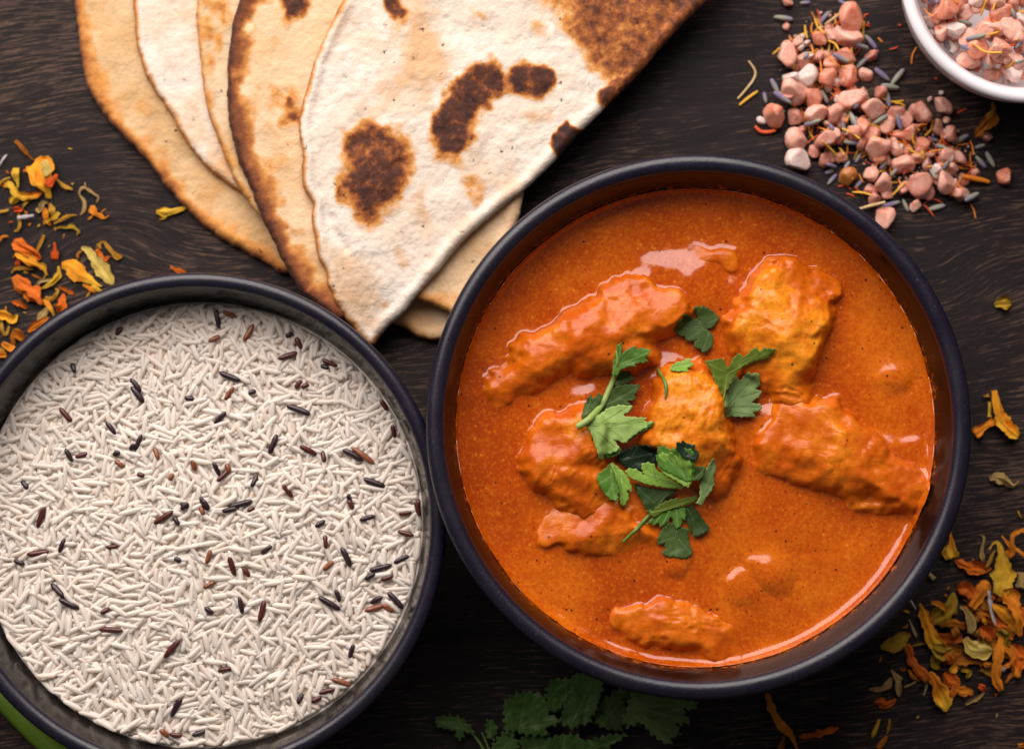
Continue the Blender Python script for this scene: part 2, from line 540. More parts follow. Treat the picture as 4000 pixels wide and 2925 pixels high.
# ------------------------------------------------------------------ bowls
def lathe(profile, seg=160, closed=False, wob=0.0, seed=0):
    prof = np.asarray(profile, float); n = len(prof)
    a = np.linspace(0, 2 * math.pi, seg, endpoint=False)
    V = []
    for (r, z) in prof:
        rr = r * (1 + wob * np.array([vnoise(math.cos(t) * 1.5 + 5, math.sin(t) * 1.5, seed) for t in a])) if wob else np.full(seg, r)
        V.append(np.column_stack([rr * np.cos(a), rr * np.sin(a), np.full(seg, z)]))
    V = np.vstack(V); F = []
    for i in range(n - 1):
        for j in range(seg):
            k = (j + 1) % seg
            F.append((i * seg + j, i * seg + k, (i + 1) * seg + k, (i + 1) * seg + j))
    return V, F
def arc(cx, cz, rx, rz, a0, a1, n):
    return [(cx + rx * math.cos(math.radians(t)), cz + rz * math.sin(math.radians(t))) for t in np.linspace(a0, a1, n)]

def bowl(name, label, cx, cy, R, H, rim, rs, zs, glaze, body_mat, foot=.56):
    """R outer radius at the rim, H height, rim = wall thickness, (rs, zs) inner radius at the level of what fills it"""
    root = empty(name, (cx, cy, 0))
    tag(root, label, 'bowl')
    rf = R * foot
    outer = catmull([(rf, 3.0), (rf + 6, 3.6), (R * .80, H * .24), (R * .925, H * .52), (R * .975, H * .78), (R - .5, H - rim * .45)], 1.5)
    V, F = lathe(outer, wob=.0012, seed=3); child_local('outer_wall', build_mesh('outer_wall', V, F, True, body_mat), root)
    V, F = lathe([(rf - 4.5, 3.4), (rf - 4, .6), (rf - 3, 0.02), (rf - 1, 0.02), (rf, .6), (rf + .2, 3.05)]); child_local('foot_ring', build_mesh('foot_ring', V, F, True, body_mat), root)
    V, F = lathe([(0.01, 3.2), (rf, 3.2)]); child_local('base', build_mesh('base', V, F, True, body_mat), root)
    rimp = [(R - .5, H - rim * .45)] + arc(R - rim / 2, H - rim * .45, rim / 2, rim * .45, 8, 172, 14) + [(R - rim, H - rim * .45 - .6)]
    V, F = lathe(rimp, seg=220, wob=.0012, seed=3); child_local('rim', build_mesh('rim', V, F, True, body_mat), root)
    ri = R - rim
    inner = catmull([(ri, H - rim * .45 - .6), (ri - (ri - rs) * .45, (H + zs) / 2), (rs, zs), (rs * .95, zs - (zs - 6) * .40), (rs * .78, zs - (zs - 6) * .80), (rs * .5, 6.4), (.01, 6.0)], 1.5)
    V, F = lathe(inner, seg=220, wob=.0012, seed=3); child_local('inner_wall', build_mesh('inner_wall', V, F, True, glaze), root)
    return root
def child_local(name, me, parent):
    return link(name, me, parent)

ZC, HC = 40.0, 55.0
cbx, cby = [float(v) for v in PD(1542.5, 935.5, HC)]
sc_rim = scale_at(HC) * DS
CR = 603 * sc_rim
CRS = 521.0 * scale_at(ZC) * DS
M['glaze_curry'] = mat_glaze('brown_glaze', (.0060, .0024, .0017), (.011, .0042, .0028), (ZC, ZC + 7, (.36, .085, .006)))
bowl('curry_bowl', 'large black stoneware bowl filled with orange chicken curry', cbx, cby, CR, HC, 42 * sc_rim, CRS, ZC, M['glaze_curry'], M['stone'])

ZR, HR = 31.0, 47.0
rbx, rby = [float(v) for v in PD(424, 1156, HR)]
sr = scale_at(HR) * DS
RR = 557 * sr
RRS = 489 * scale_at(ZR) * DS
M['glaze_rice'] = mat_glaze('black_glaze', (.0060, .0046, .0050), (.012, .0095, .0088))
bowl('rice_bowl', 'black stoneware bowl filled with raw white rice', rbx, rby, RR, HR, 36 * sr, RRS, ZR, M['glaze_rice'], M['stone'])

ZW, HW = 22.0, 31.0
wbx, wby = [float(v) for v in PD(2271, -55, HW)]
sw = scale_at(HW) * DS
WR = 288 * sw
WRS = 236 * scale_at(ZW) * DS
M['white'] = mat_white()
bowl('salt_bowl', 'small glossy white bowl of pink salt mix in the top right corner', wbx, wby, WR, HW, 4.0, WRS, ZW, M['white'], M['white'], .5)

# ------------------------------------------------------------------ curry: chicken pieces and the sauce that laps over them
# each piece: chain of bumps (x, y in full-view pixels, height above the sauce in mm, radius in full-view pixels)
PIECES = [
    ('long chicken strip at the upper left of the curry by a dark leaf',
     [[(1105, 860, 2.6, 42), (1190, 795, 5.2, 50), (1280, 745, 7.4, 62), (1350, 715, 8.0, 70)], [(1310, 775, 6.2, 50), (1400, 765, 6.5, 55)], [(1385, 690, 9.0, 72), (1455, 685, 10.5, 66)]], .30, .55),
    ('tall angular chicken chunk at the upper right of the curry, with a ridged side',
     [[(1675, 665, 9.0, 62), (1740, 640, 10.5, 62), (1800, 632, 10.0, 52)], [(1690, 720, 10.0, 85), (1765, 705, 11.0, 72)], [(1705, 775, 8.5, 80), (1765, 780, 9.0, 58)], [(1740, 830, 6.5, 62), (1755, 865, 5.0, 46)]], .85, -.35),
    ('domed chicken chunk in the middle of the curry between the parsley leaves',
     [[(1522, 880, 11.5, 78), (1530, 930, 12.5, 88), (1560, 1000, 10.0, 78)], [(1490, 940, 9.0, 70), (1585, 1040, 5.5, 50)]], .75, 1.3),
    ('rounded chicken chunk on the left under the pale parsley sprig',
     [[(1225, 985, 8.5, 68), (1285, 965, 8.8, 70)], [(1225, 1045, 8.0, 60), (1300, 1075, 6.0, 62)]], .65, .9),
    ('low lumpy chicken piece half sunk below the rounded chunk on the left',
     [[(1240, 1165, 4.6, 42), (1330, 1170, 4.0, 50), (1400, 1195, 4.4, 52)], [(1330, 1130, 3.5, 50)]], .10, 0.0),
    ('long chicken piece at the right of the curry tapering to the bowl wall',
     [[(1735, 985, 7.5, 66), (1775, 945, 9.0, 62), (1840, 965, 9.0, 68), (1900, 1020, 8.5, 62), (1960, 1065, 7.2, 58), (2015, 1090, 6.0, 44)], [(1800, 1020, 6.0, 62), (1880, 1065, 5.5, 50)]], .35, -.6),
    ('small crescent of chicken just breaking the sauce near the lower rim',
     [[(1385, 1382, 2.2, 30), (1450, 1370, 4.4, 40), (1520, 1385, 4.6, 46), (1590, 1415, 3.2, 48)]], .85, -.2),
    ('sliver of chicken just showing near the top of the curry',
     [[(1560, 566, 2.0, 28), (1605, 574, 2.2, 26)]], .6, .2),
]
def bump_chain(x, y, chains):
    f = np.full(x.shape, -9.0)
    for ch in chains:
        pts = []
        for (px, py, h, r) in ch:
            wx, wy = PD(px, py, ZC + h * .5)
            pts.append((float(wx), float(wy), h, r * 1.10 * scale_at(ZC) * DS))
        if len(pts) == 1: pts = pts * 2
        for (ax, ay, ah, ar), (bx, by, bh, br) in zip(pts[:-1], pts[1:]):
            vx, vy = bx - ax, by - ay
            t = np.clip(((x - ax) * vx + (y - ay) * vy) / (vx * vx + vy * vy + 1e-9), 0, 1)
            d = np.hypot(x - ax - t * vx, y - ay - t * vy)
            h = ah + (bh - ah) * t; r = ar + (br - ar) * t
            u = d / r
            g = h * (1 - u ** 2.6) * np.where(u < 1, 1, 1.0)
            g = np.maximum(g, -9)
            k = 1.6
            m = np.maximum(f, g); f = m + k * np.log1p(np.exp(-np.abs(f - g) / k)) * np.where(m > -5, 1, 0) * .8
    return f
def piece_field(x, y, i):
    lab, chains, bare, ang = PIECES[i]
    wx = x + fbm(x / 8, y / 8, 31 + i, 3) * 4.4; wy = y + fbm(x / 8 + 9, y / 8, 57 + i, 3) * 4.4
    f = bump_chain(wx, wy, chains)
    # knife-cut faces: a few tilted planes take the top off
    pts = np.array([(px, py, h) for ch in chains for (px, py, h, r) in ch]); c0 = pts.mean(0)
    cx, cy = PD(c0[0], c0[1], ZC); r_ = np.random.default_rng(40 + i); th0 = ang + math.pi / 2
    for n_ in range(4):
        th = th0 + n_ * math.pi / 2 + r_.normal() * .35
        sl = r_.uniform(.30, .46) if n_ % 2 == 0 else r_.uniform(.10, .2)
        g = pts[:, 2].max() * .93 - sl * ((wx - cx) * math.cos(th) + (wy - cy) * math.sin(th)) + .5 * fbm(x / 6, y / 6, 33 + i, 2)
        k = .35; m = np.minimum(f, g); f = m - k * np.log1p(np.exp(-np.clip(np.abs(f - g) / k, 0, 40)))
    return np.maximum(f, -9) - .2
SUBMERGED = [[(1450, 618, 1.5, 50), (1530, 632, 2.2, 62), (1590, 655, 1.4, 50)], [(1640, 1305, 1.5, 38)], [(1700, 1262, 2.3, 44)], 
             [(1970, 835, 1.4, 34)], [(1960, 1000, 1.8, 44), (2000, 1010, 1.2, 40)], [(1300, 880, 1.8, 40)], [(1480, 830, 1.6, 50)], [(1690, 930, 1.8, 36)], [(1500, 1240, 1.6, 30)]]
def sauce_z(x, y):
    """sauce surface height above the table, mm"""
    r = np.hypot(x - cbx, y - cby)
    s = .55 * fbm(x / 16, y / 16, 5, 3) + .13 * fbm(x / 4.5, y / 4.5, 9, 2)
    sub = np.full(x.shape, -3.0)
    for c in SUBMERGED: sub = np.maximum(sub, bump_chain(x + fbm(x / 8, y / 8, 81, 2) * 3.0, y + fbm(x / 8, y / 8, 91, 2) * 3.0, [c]))
    k = .55
    def smax(a, b, k):
        d = np.clip(np.abs(a - b) / k, 0, 40)
        return np.maximum(a, b) + k * np.log1p(np.exp(-d))
    s = smax(s, sub * .8, .5)
    for i in range(len(PIECES)):
        s = smax(s, piece_field(x, y, i) - 1.15, 1.15)
    s = s + 2.0 * np.exp(-(CRS - r) / 1.3)
    return ZC + s - .35
def solid_z(x, y):
    z = sauce_z(x, y)
    for i in range(len(PIECES)):
        z = np.maximum(z, ZC + piece_field(x, y, i))
    return z

M['sauce'] = mat_sauce()
M['chicken'] = mat_chicken()
def sauce():
    n = 430
    g = np.linspace(-1, 1, n)
    u, v = np.meshgrid(g, g)
    dx = u * np.sqrt(1 - v * v / 2); dy = v * np.sqrt(1 - u * u / 2)
    Rr = CRS + .6
    x = cbx + dx * Rr; y = cby + dy * Rr
    z = sauce_z(x.ravel(), y.ravel())
    V = np.column_stack([x.ravel(), y.ravel(), z])
    i = np.arange(n * n).reshape(n, n)
    F = np.stack([i[:-1, :-1], i[:-1, 1:], i[1:, 1:], i[1:, :-1]], -1).reshape(-1, 4)
    # closed below, like the body of sauce it is
    base = len(V)
    ring = np.concatenate([i[0, :], i[1:, -1], i[-1, -2::-1], i[-2:0:-1, 0]])
    low = V[ring].copy(); low[:, :2] = np.array([cbx, cby]) + (low[:, :2] - np.array([cbx, cby])) * .9; low[:, 2] = ZC - 14
    V = np.vstack([V, low, [[cbx, cby, ZC - 14]]])
    F = F.tolist(); m = len(ring)
    for k in range(m):
        a, b = ring[k], ring[(k + 1) % m]
        F.append((b, a, base + k, base + (k + 1) % m)); F.append((base + (k + 1) % m, base + k, base + m))
    o = link('curry_sauce', build_mesh('curry_sauce', V, F, True, M['sauce']))
    tag(o, 'thick glossy orange curry sauce filling the large black bowl', 'curry sauce')
sauce()
def chicken(i):
    lab, chains, bare, ang = PIECES[i]
    pts = np.array([(float(a), float(b)) for ch in chains for (px, py, h, r) in ch for a, b in [PD(px, py, ZC)]])
    rm = max(r for ch in chains for (_, _, h, r) in ch) * scale_at(ZC) * DS * 1.5
    st_ = .42
    x, y = np.meshgrid(np.arange(pts[:, 0].min() - rm, pts[:, 0].max() + rm, st_), np.arange(pts[:, 1].min() - rm, pts[:, 1].max() + rm, st_))
    f = piece_field(x, y, i)
    ca, sa = math.cos(ang), math.sin(ang)
    a_, b_ = x * ca + y * sa, -x * sa + y * ca
    ridg = 1 - np.abs(vnoise(a_ / 7 + fbm(x / 5, y / 5, 3) * .8, b_ / 1.7 + fbm(x / 6, y / 6, 4) * 1.5, 60 + i))
    det = .75 * bare * (ridg - .6) * sstep(-.1, .35, fbm(x / 9, y / 9, 66 + i, 2)) + .9 * fbm(x / 7.0, y / 7.0, 70 + i, 2) + .16 * fbm(x / 1.9, y / 1.9, 75 + i, 2)
    z = ZC + f + det * sstep(-1, 2.5, f)
    keep = (f > -3.5) & (np.hypot(x - cbx, y - cby) < CRS + .2)
    idx = -np.ones(x.shape, int)
    q = keep[:-1, :-1] & keep[1:, :-1] & keep[:-1, 1:] & keep[1:, 1:]
    used = np.zeros(x.shape, bool)
    used[:-1, :-1] |= q; used[1:, :-1] |= q; used[:-1, 1:] |= q; used[1:, 1:] |= q
    idx[used] = np.arange(used.sum())
    n = int(used.sum())
    top = np.column_stack([x[used], y[used], z[used]])
    bot = top.copy(); bot[:, 2] = ZC - 3.6 - .7 * np.maximum(f[used], -3)
    F = []
    E = {}
    jj, ii = np.nonzero(q)
    for j, k in zip(jj, ii):
        a, b, c, d = idx[j, k], idx[j, k + 1], idx[j + 1, k + 1], idx[j + 1, k]
        F.append((a, b, c, d)); F.append((n + d, n + c, n + b, n + a))
        for e in ((a, b), (b, c), (c, d), (d, a)): E[e] = 1
    for (a, b) in E:
        if (b, a) not in E: F.append((b, a, n + a, n + b))
    me = build_mesh('chicken_piece', np.vstack([top, bot]), F, True, M['chicken'])
    bv = bare * sstep(2.0, 8.0, f[used]) + .35 * fbm(x[used] / 6, y[used] / 6, 90 + i, 3)
    add_attr(me, 'bare', np.concatenate([bv, bv]))
    o = link('chicken_piece', me)
    tag(o, lab, 'chicken', 'chicken pieces in the curry')
for i in range(len(PIECES)): chicken(i)

# ------------------------------------------------------------------ flatbreads, bottom of the fan first
def cs(c, pts): return [tuple(float(v) for v in S(c, x, y)) for x, y in pts]
N1o = cs('N1', [(440, -420), (462, -120), (470, 0), (480, 100), (495, 220), (520, 380), (550, 530), (600, 640), (690, 760), (800, 880), (900, 980), (960, 1050), (1040, 1170), (1150, 1290), (1260, 1400), (1400, 1510), (1530, 1580), (1640, 1640), (1800, 1725)]) + [(1200, 1010), (1350, 800), (1500, 400), (1500, -260)]
N2o = cs('N1', [(850, -420), (835, -150), (835, 0), (845, 130), (860, 280), (900, 420), (970, 560), (1060, 700), (1150, 850), (1230, 970), (1330, 1080), (1430, 1160), (1510, 1215), (1620, 1300)]) + [(1150, 900), (1400, 800), (1600, 400), (1700, -260)]
N3o = cs('N1', [(1250, -420), (1245, -150), (1240, 0), (1240, 150), (1255, 320), (1275, 480), (1300, 650), (1340, 800), (1400, 950), (1460, 1100), (1520, 1210), (1600, 1320), (1700, 1430)]) + [(1150, 1000), (1300, 1150), (1450, 1225), (1531, 1262), (1579, 1276), (1603, 1296), (1642, 1313), (1710, 1322), (1790, 1290), (1850, 1120), (1900, 860), (2150, 300), (2350, -260)]
N4o = cs('N1', [(1620, -420), (1560, -150), (1510, 0), (1475, 120), (1445, 300), (1435, 450), (1430, 620), (1440, 760), (1470, 900), (1520, 1050), (1570, 1170), (1620, 1300), (1690, 1450), (1760, 1600)]) + \
    [(1130, 1060), (1185, 1144), (1270, 1212), (1340, 1250), (1450, 1205), (1560, 1160), (1618, 1167), (1671, 1184), (1758, 1221), (1830, 1235), (1930, 1090), (2018, 870), (2044, 748), (2010, 690), (2250, 350), (2500, -260)]
N5o = cs('N2', [(470, -330), (370, -160), (285, 0), (240, 80), (190, 190), (150, 290), (120, 390), (95, 480), (82, 560), (80, 630), (95, 720), (93, 820), (110, 885), (142, 950), (135, 1010), (150, 1100), (172, 1180), (205, 1270), (218, 1330), (250, 1410), (310, 1490), (360, 1550), (408, 1588), (425, 1580),
               (480, 1510), (560, 1440), (640, 1340), (720, 1250), (800, 1150), (880, 1070), (960, 1000), (1060, 920), (1110, 885), (1200, 800), (1290, 710), (1380, 610), (1500, 490), (1620, 370), (1740, 230), (1850, 110), (1960, 0), (2140, -200), (2250, -330)])
def c1(x1, y1, x2, y2, r, k, soft=.5):
    a = S('N1', x1, y1); b = S('N1', x2, y2); return (a[0], a[1], b[0], b[1], r * CROPS['N1'][2], k, soft)
def c2(x1, y1, x2, y2, r, k, soft=.5):
    a = S('N2', x1, y1); b = S('N2', x2, y2); return (a[0], a[1], b[0], b[1], r * CROPS['N2'][2], k, soft)
SPOTS = {
    1: [c1(620, 60, 700, 300, 120, .16, 1.), c1(1420, 1420, 1560, 1520, 110, .24, 1.), c1(900, 640, 910, 660, 60, .22, .9), c1(680, 500, 690, 530, 50, .24, .8)],
    2: [c1(900, 420, 960, 470, 70, .15, 1.), c1(1000, 880, 1200, 900, 80, .12, 1.)],
    3: [c1(1300, 170, 1310, 200, 62, .40, .8), c1(1380, 70, 1400, 100, 70, .42, .8), c1(1365, 240, 1375, 280, 52, .36, .8), c1(1305, 390, 1320, 420, 58, .38, .8), c1(1320, 600, 1330, 630, 52, .36, .8), c1(1440, 990, 1450, 1040, 55, .40, .8), c1(1270, 0, 1290, 20, 46, .4, .8), c1(1560, 1230, 1590, 1290, 60, .3, .9)],
    4: [c1(1830, -20, 1840, 45, 96, .86, .55), c1(1840, 690, 1846, 730, 72, .66, .8), c1(1730, 620, 1745, 640, 74, .34, .7), c1(1850, 590, 1860, 640, 50, .33, .9), c1(1700, 1030, 1770, 1050, 60, .33, .7), c1(1710, 270, 1715, 280, 44, .24, .8), c1(1690, 820, 1720, 830, 50, .2, .9)],
    5: [c2(415, 700, 470, 760, 150, .74, .42), c2(400, 860, 440, 830, 135, .84, .45), c2(400, 950, 430, 930, 95, .62, .6),
        c2(775, 610, 830, 500, 98, .92, .42), c2(850, 470, 940, 370, 92, .86, .45), c2(960, 395, 1080, 390, 62, .58, .55), c2(1100, 375, 1195, 375, 74, .86, .45), c2(760, 680, 790, 690, 70, .45, .8),
        c2(1310, 665, 1345, 635, 58, 1.0, .4), c2(1515, 455, 1555, 410, 58, .78, .5),
        c2(1300, -40, 1360, 60, 120, .50, .8), c2(1420, 60, 1560, 230, 150, .62, .5), c2(1480, -40, 1800, 60, 190, .66, .45), c2(1600, 180, 1720, 160, 150, .64, .5), c2(1560, 270, 1610, 340, 80, .62, .55), c2(1800, 60, 1900, 20, 90, .66, .5), c2(1180, -60, 1260, -10, 80, .4, .9),
        c2(505, -10, 520, 40, 55, .80, .5), c2(530, 60, 545, 110, 55, .40, .8), c2(870, 840, 890, 890, 52, .34, .8), c2(1170, 120, 1185, 140, 42, .28, .9), c2(1140, 545, 1200, 540, 50, .22, .9), c2(905, 45, 920, 60, 35, .25, .9), c2(560, 1170, 580, 1200, 38, .25, .9), c2(470, 1400, 475, 1410, 28, .25, .9)],
}
# edge browning: width in photo px, strength
EDGE = {1: (85, .98), 2: (27, .85), 3: (27, .74), 4: (115, 1.35), 5: (26, .84)}
NAMES = {1: 'golden tan flatbread at the bottom left of the fanned stack', 2: 'pale floury flatbread lying second from the left in the stack', 3: 'narrow strip of golden spotted flatbread, third from the left in the stack',
         4: 'flatbread with dark charred edge lying just under the top one', 5: 'large folded flatbread with charred patches on top of the stack'}
M['naan'] = {1: mat_naan('bread_tan', (.60, .41, .22), (.50, .29, .115), .9), 2: mat_naan('bread_pale', (.70, .60, .51), (.62, .46, .31), .6), 3: mat_naan('bread_gold', (.64, .47, .30), (.58, .37, .18), .9),
             4: mat_naan('bread_cream', (.70, .50, .31), (.63, .40, .20), .6), 5: mat_naan('bread_white', (.72, .635, .545), (.63, .50, .38), 1.0)}
TH = 3.1
def naan(k):
    zb = (k - 1) * TH
    outS = catmull(np.array({1: N1o, 2: N2o, 3: N3o, 4: N4o, 5: N5o}[k]), 11, True)
    jit = fbm(outS[:, 0] / 26, outS[:, 1] / 26, 200 + k, 3) * (8 if k != 5 else 9)
    outS = outS + np.column_stack([jit, -jit * .6])
    ox, oy = P(outS[:, 0], outS[:, 1], zb + TH * .6)
    out = np.column_stack([ox, oy])
    v, tris, d = triangulate(out, .62 if k == 5 else .72)
    x, y = v[:, 0], v[:, 1]
    # back to photo pixels (for the spots), same plane
    dX = x * MM; dY = y * MM - CAMY; dZ = (zb + TH * .6) * MM - CAMZ
    cz = -(dZ * ct - dY * st); cyy = dY * ct + dZ * st
    px = 2000 + FPX * dX / cz; py = 1462.5 - FPX * cyy / cz
    rnd = 1.5 if k != 4 else 1.8
    prof = np.sqrt(np.clip(1 - (1 - np.clip(d / rnd, 0, 1)) ** 2, 0, 1))
    puff = .55 * fbm(x / 22, y / 22, 300 + k, 3) + .42 * fbm(x / 7, y / 7, 310 + k, 4) + .14 * fbm(x / 2.2, y / 2.2, 320 + k, 3)
    roll = .55 * np.exp(-((d - 2.4) / 1.5) ** 2)
    inn = sstep(0, 5, d)
    top = zb + TH * .5 + TH * .5 * prof * 1.0 + (puff * inn + roll) * (1.0 if k < 5 else 1.5)
    bot = zb + TH * .5 - TH * .48 * prof
    # sag where nothing lies underneath
    if k == 5:
        tx, ty = W('N2', 410, 1588, zb)
        g = np.exp(-((x - tx) ** 2 + (y - ty) ** 2) / 15.0 ** 2) * 5.0
        crease = seg_dist(x, y, [tuple(map(float, W('N2', *p, zb))) for p in [(170, 880), (200, 960), (235, 1060), (300, 1150)]], False)
        top = top - 1.0 * np.exp(-(crease / 1.6) ** 2) * inn
        top, bot = top - g, bot - g
    if k == 4:
        tx, ty = W('S', 1850, 1080, zb); g = np.exp(-((x - tx) ** 2 + (y - ty) ** 2) / 26.0 ** 2) * 2.0
        top, bot = top - g, bot - g
    if k == 3:
        tx, ty = W('S', 1700, 1320, zb); g = np.exp(-((x - tx) ** 2 + (y - ty) ** 2) / 24.0 ** 2) * 5.2
        top, bot = top - g, bot - g
    if k == 1:
        lift = 1.0 * np.exp(-(d / 5) ** 2) * sstep(.1, .5, fbm(x / 18, y / 18, 5, 2) + .3)
        top = top + lift; bot = bot + lift * .8 * 0
    ch = np.zeros(len(x))
    wx = px + fbm(px / 55, py / 55, 400 + k, 4) * 40; wy = py + fbm(px / 55 + 7, py / 55, 420 + k, 4) * 40
    for (ax, ay, bx, by, r, s, soft) in SPOTS[k]:
        vx, vy = bx - ax, by - ay
        t = np.clip(((wx - ax) * vx + (wy - ay) * vy) / (vx * vx + vy * vy + 1e-6), 0, 1)
        dd = np.hypot(wx - ax - t * vx, wy - ay - t * vy) / r
        ch = np.maximum(ch, s * (1 - sstep(1 - soft, 1 + soft * .75, dd)))
    top = top + .45 * np.clip(ch, 0, 1) * inn
    V, F = shell(v, tris, top, bot)
    ew, es = EDGE[k]
    dpx = d / scale_at(zb)
    wob = 1 + .9 * fbm(px / 60, py / 60, 440 + k, 3)
    eg = es * np.clip(1 - dpx / (ew * np.clip(wob, .35, 2)), 0, 1) ** .8
    if k == 5:      # the folded side of the top bread stays pale
        fold = seg_dist(px, py, N5o[24:], False); eg = eg * sstep(8, 40, fold)
    if k == 4:      # its far corner is only lightly browned
        eg = eg * np.where(px > 1400, .5, 1); eg = np.where((px > 1400) & (py < 1130), 0, eg)
    if k == 3: eg = np.where(px > 1300, eg * .9, eg)
    me = build_mesh('flatbread', V, F, True, M['naan'][k])
    add_attr(me, 'char', np.concatenate([ch, ch])); add_attr(me, 'edge', np.concatenate([eg, eg]))
    o = link('flatbread', me)
    tag(o, NAMES[k], 'flatbread', 'flatbreads fanned out in a stack')
for k in range(1, 6): naan(k)

# ------------------------------------------------------------------ labels: words that single a thing out
ORD = ['first', 'second', 'third', 'fourth', 'fifth', 'sixth', 'seventh', 'eighth', 'ninth', 'tenth', 'eleventh', 'twelfth']
NUM = ['zero', 'one', 'two', 'three', 'four', 'five', 'six', 'seven', 'eight', 'nine', 'ten', 'eleven', 'twelve']
PENDING = []
def later_label(o, text, sx, sy, cat, group):
    PENDING.append((o, text, sx, sy)); tag(o, None, cat, group)
def settle_labels():
    d = {}
    for it in PENDING: d.setdefault(it[1], []).append(it)
    work = list(d.items())
    while work:
        text, items = work.pop()
        if len(items) > 11:
            items.sort(key=lambda i: i[3]); h = len(items) // 2
            if 'half' in text and 'side' not in text:
                items.sort(key=lambda i: i[2]); work += [(text + ', left side', items[:h]), (text + ', right side', items[h:])]; continue
            if 'half' not in text: work += [(text + ', upper half', items[:h]), (text + ', lower half', items[h:])]; continue
        if len(items) == 1: items[0][0]['label'] = text; continue
        xs = [i[2] for i in items]; ys = [i[3] for i in items]
        hor = (max(xs) - min(xs)) >= (max(ys) - min(ys))
        items.sort(key=lambda i: i[2] if hor else i[3])
        n = len(items)
        for k, it in enumerate(items):
            if n == 2: w = (('left' if k == 0 else 'right') if hor else ('upper' if k == 0 else 'lower')) + ' of two'
            elif n <= 12: w = ORD[k] + (' from left' if hor else ' from top')
            else: w = str(k + 1) + ' of ' + str(n) + (' from left' if hor else ' from top')
            it[0]['label'] = text + ', ' + w

# ------------------------------------------------------------------ rice
def grain_mesh(name, mat, bend, blunt, seg=8, rings=7):
    """a unit grain: length 1 along x, width 1, height .9"""
    V = []; F = []
    ts = np.linspace(-1, 1, rings + 2)[1:-1]
    ts = np.sign(ts) * np.abs(ts) ** .62
    for t in ts:
        p = 3.2 if t < 0 else 3.2 + blunt
        r = max(0.0, 1 - abs(t) ** p) ** .60
        if t > 0 and blunt > 3: r = max(r, .62)
        for k in range(seg):
            a = 2 * math.pi * k / seg
            V.append((t * .5, .5 * r * math.cos(a) + bend * (1 - t * t), .45 * r * math.sin(a)))
    n = len(V); V += [(-.5, 0, 0), (.5, 0, 0)]
    for i in range(len(ts) - 1):
        for k in range(seg):
            l = (k + 1) % seg
            F.append((i * seg + k, i * seg + l, (i + 1) * seg + l, (i + 1) * seg + k))
    for k in range(seg):
        l = (k + 1) % seg
        F.append((n, l, k)); F.append((n + 1, (len(ts) - 1) * seg + k, (len(ts) - 1) * seg + l))
    return np.array(V), F
M['rice'] = mat_rice('white_rice', (.965, .87, .775), (.99, .945, .885), .34, .50)
M['rice_bed'] = mat_plain('rice_bed', (.93, .82, .71), (.97, .89, .80), 700, .6)
M['dark_k'] = mat_dark_rice('black_rice', (.012, .005, .008), (.050, .022, .026))
M['dark_r'] = mat_dark_rice('maroon_rice', (.045, .008, .008), (.13, .028, .020))
M['dark_b'] = mat_dark_rice('brown_rice', (.12, .030, .012), (.34, .115, .040))
VAR = [grain_mesh('g', None, b, bl) for b, bl in ((.03, 0), (.10, .3), (-.08, 0), (.0, 5), (.05, 1.2), (-.04, .2))]

DARK5 = [(590,335,622,300,'r'),(365,478,385,525,'k'),(665,558,715,620,'k'),(670,600,732,678,'k'),(312,705,370,770,'r'),(545,775,590,835,'k'),(340,910,375,970,'k'),(392,950,450,930,'r'),(590,970,630,1000,'b'),(580,940,615,925,'k'),(690,915,722,840,'k'),(665,915,690,885,'k'),(785,905,808,960,'b'),(115,1070,148,1110,'k'),(1095,215,1110,300,'k'),(1060,368,1112,342,'b'),(1235,365,1280,285,'b'),(1115,525,1215,565,'k'),(1140,660,1185,600,'b'),(940,652,985,662,'k'),(1090,780,1145,725,'k'),(1260,632,1295,618,'k'),(1410,455,1500,425,'r'),(1495,350,1525,405,'r'),(1630,460,1700,490,'r'),(1620,490,1660,505,'k'),(1495,605,1522,565,'r'),(1525,600,1560,585,'r'),(1455,695,1565,735,'k'),(1365,930,1400,840,'k'),(1520,895,1600,935,'r'),(1630,920,1640,975,'r'),(1735,915,1825,965,'k'),(1780,905,1885,980,'b'),(1840,1060,1940,1095,'k'),(1435,1090,1480,1150,'r'),(1760,1135,1775,1195,'k'),(1978,790,1992,850,'r'),(1935,655,1968,705,'r'),(978,965,992,1018,'b'),(1085,980,1112,1042,'k'),(1105,1070,1162,1010,'r'),(1146,985,1165,1025,'b'),(1020,1150,1055,1215,'k'),(920,1182,962,1202,'k'),(1165,1200,1275,1170,'k'),(1130,1220,1200,1205,'k'),(1258,1222,1288,1204,'r'),(1276,1098,1302,1042,'k'),(865,1065,882,1035,'b'),(705,1035,735,1045,'r'),(1130,218,1190,242,'b'),(1445,345,1480,328,'k'),(2118,1215,2130,1160,'r')]
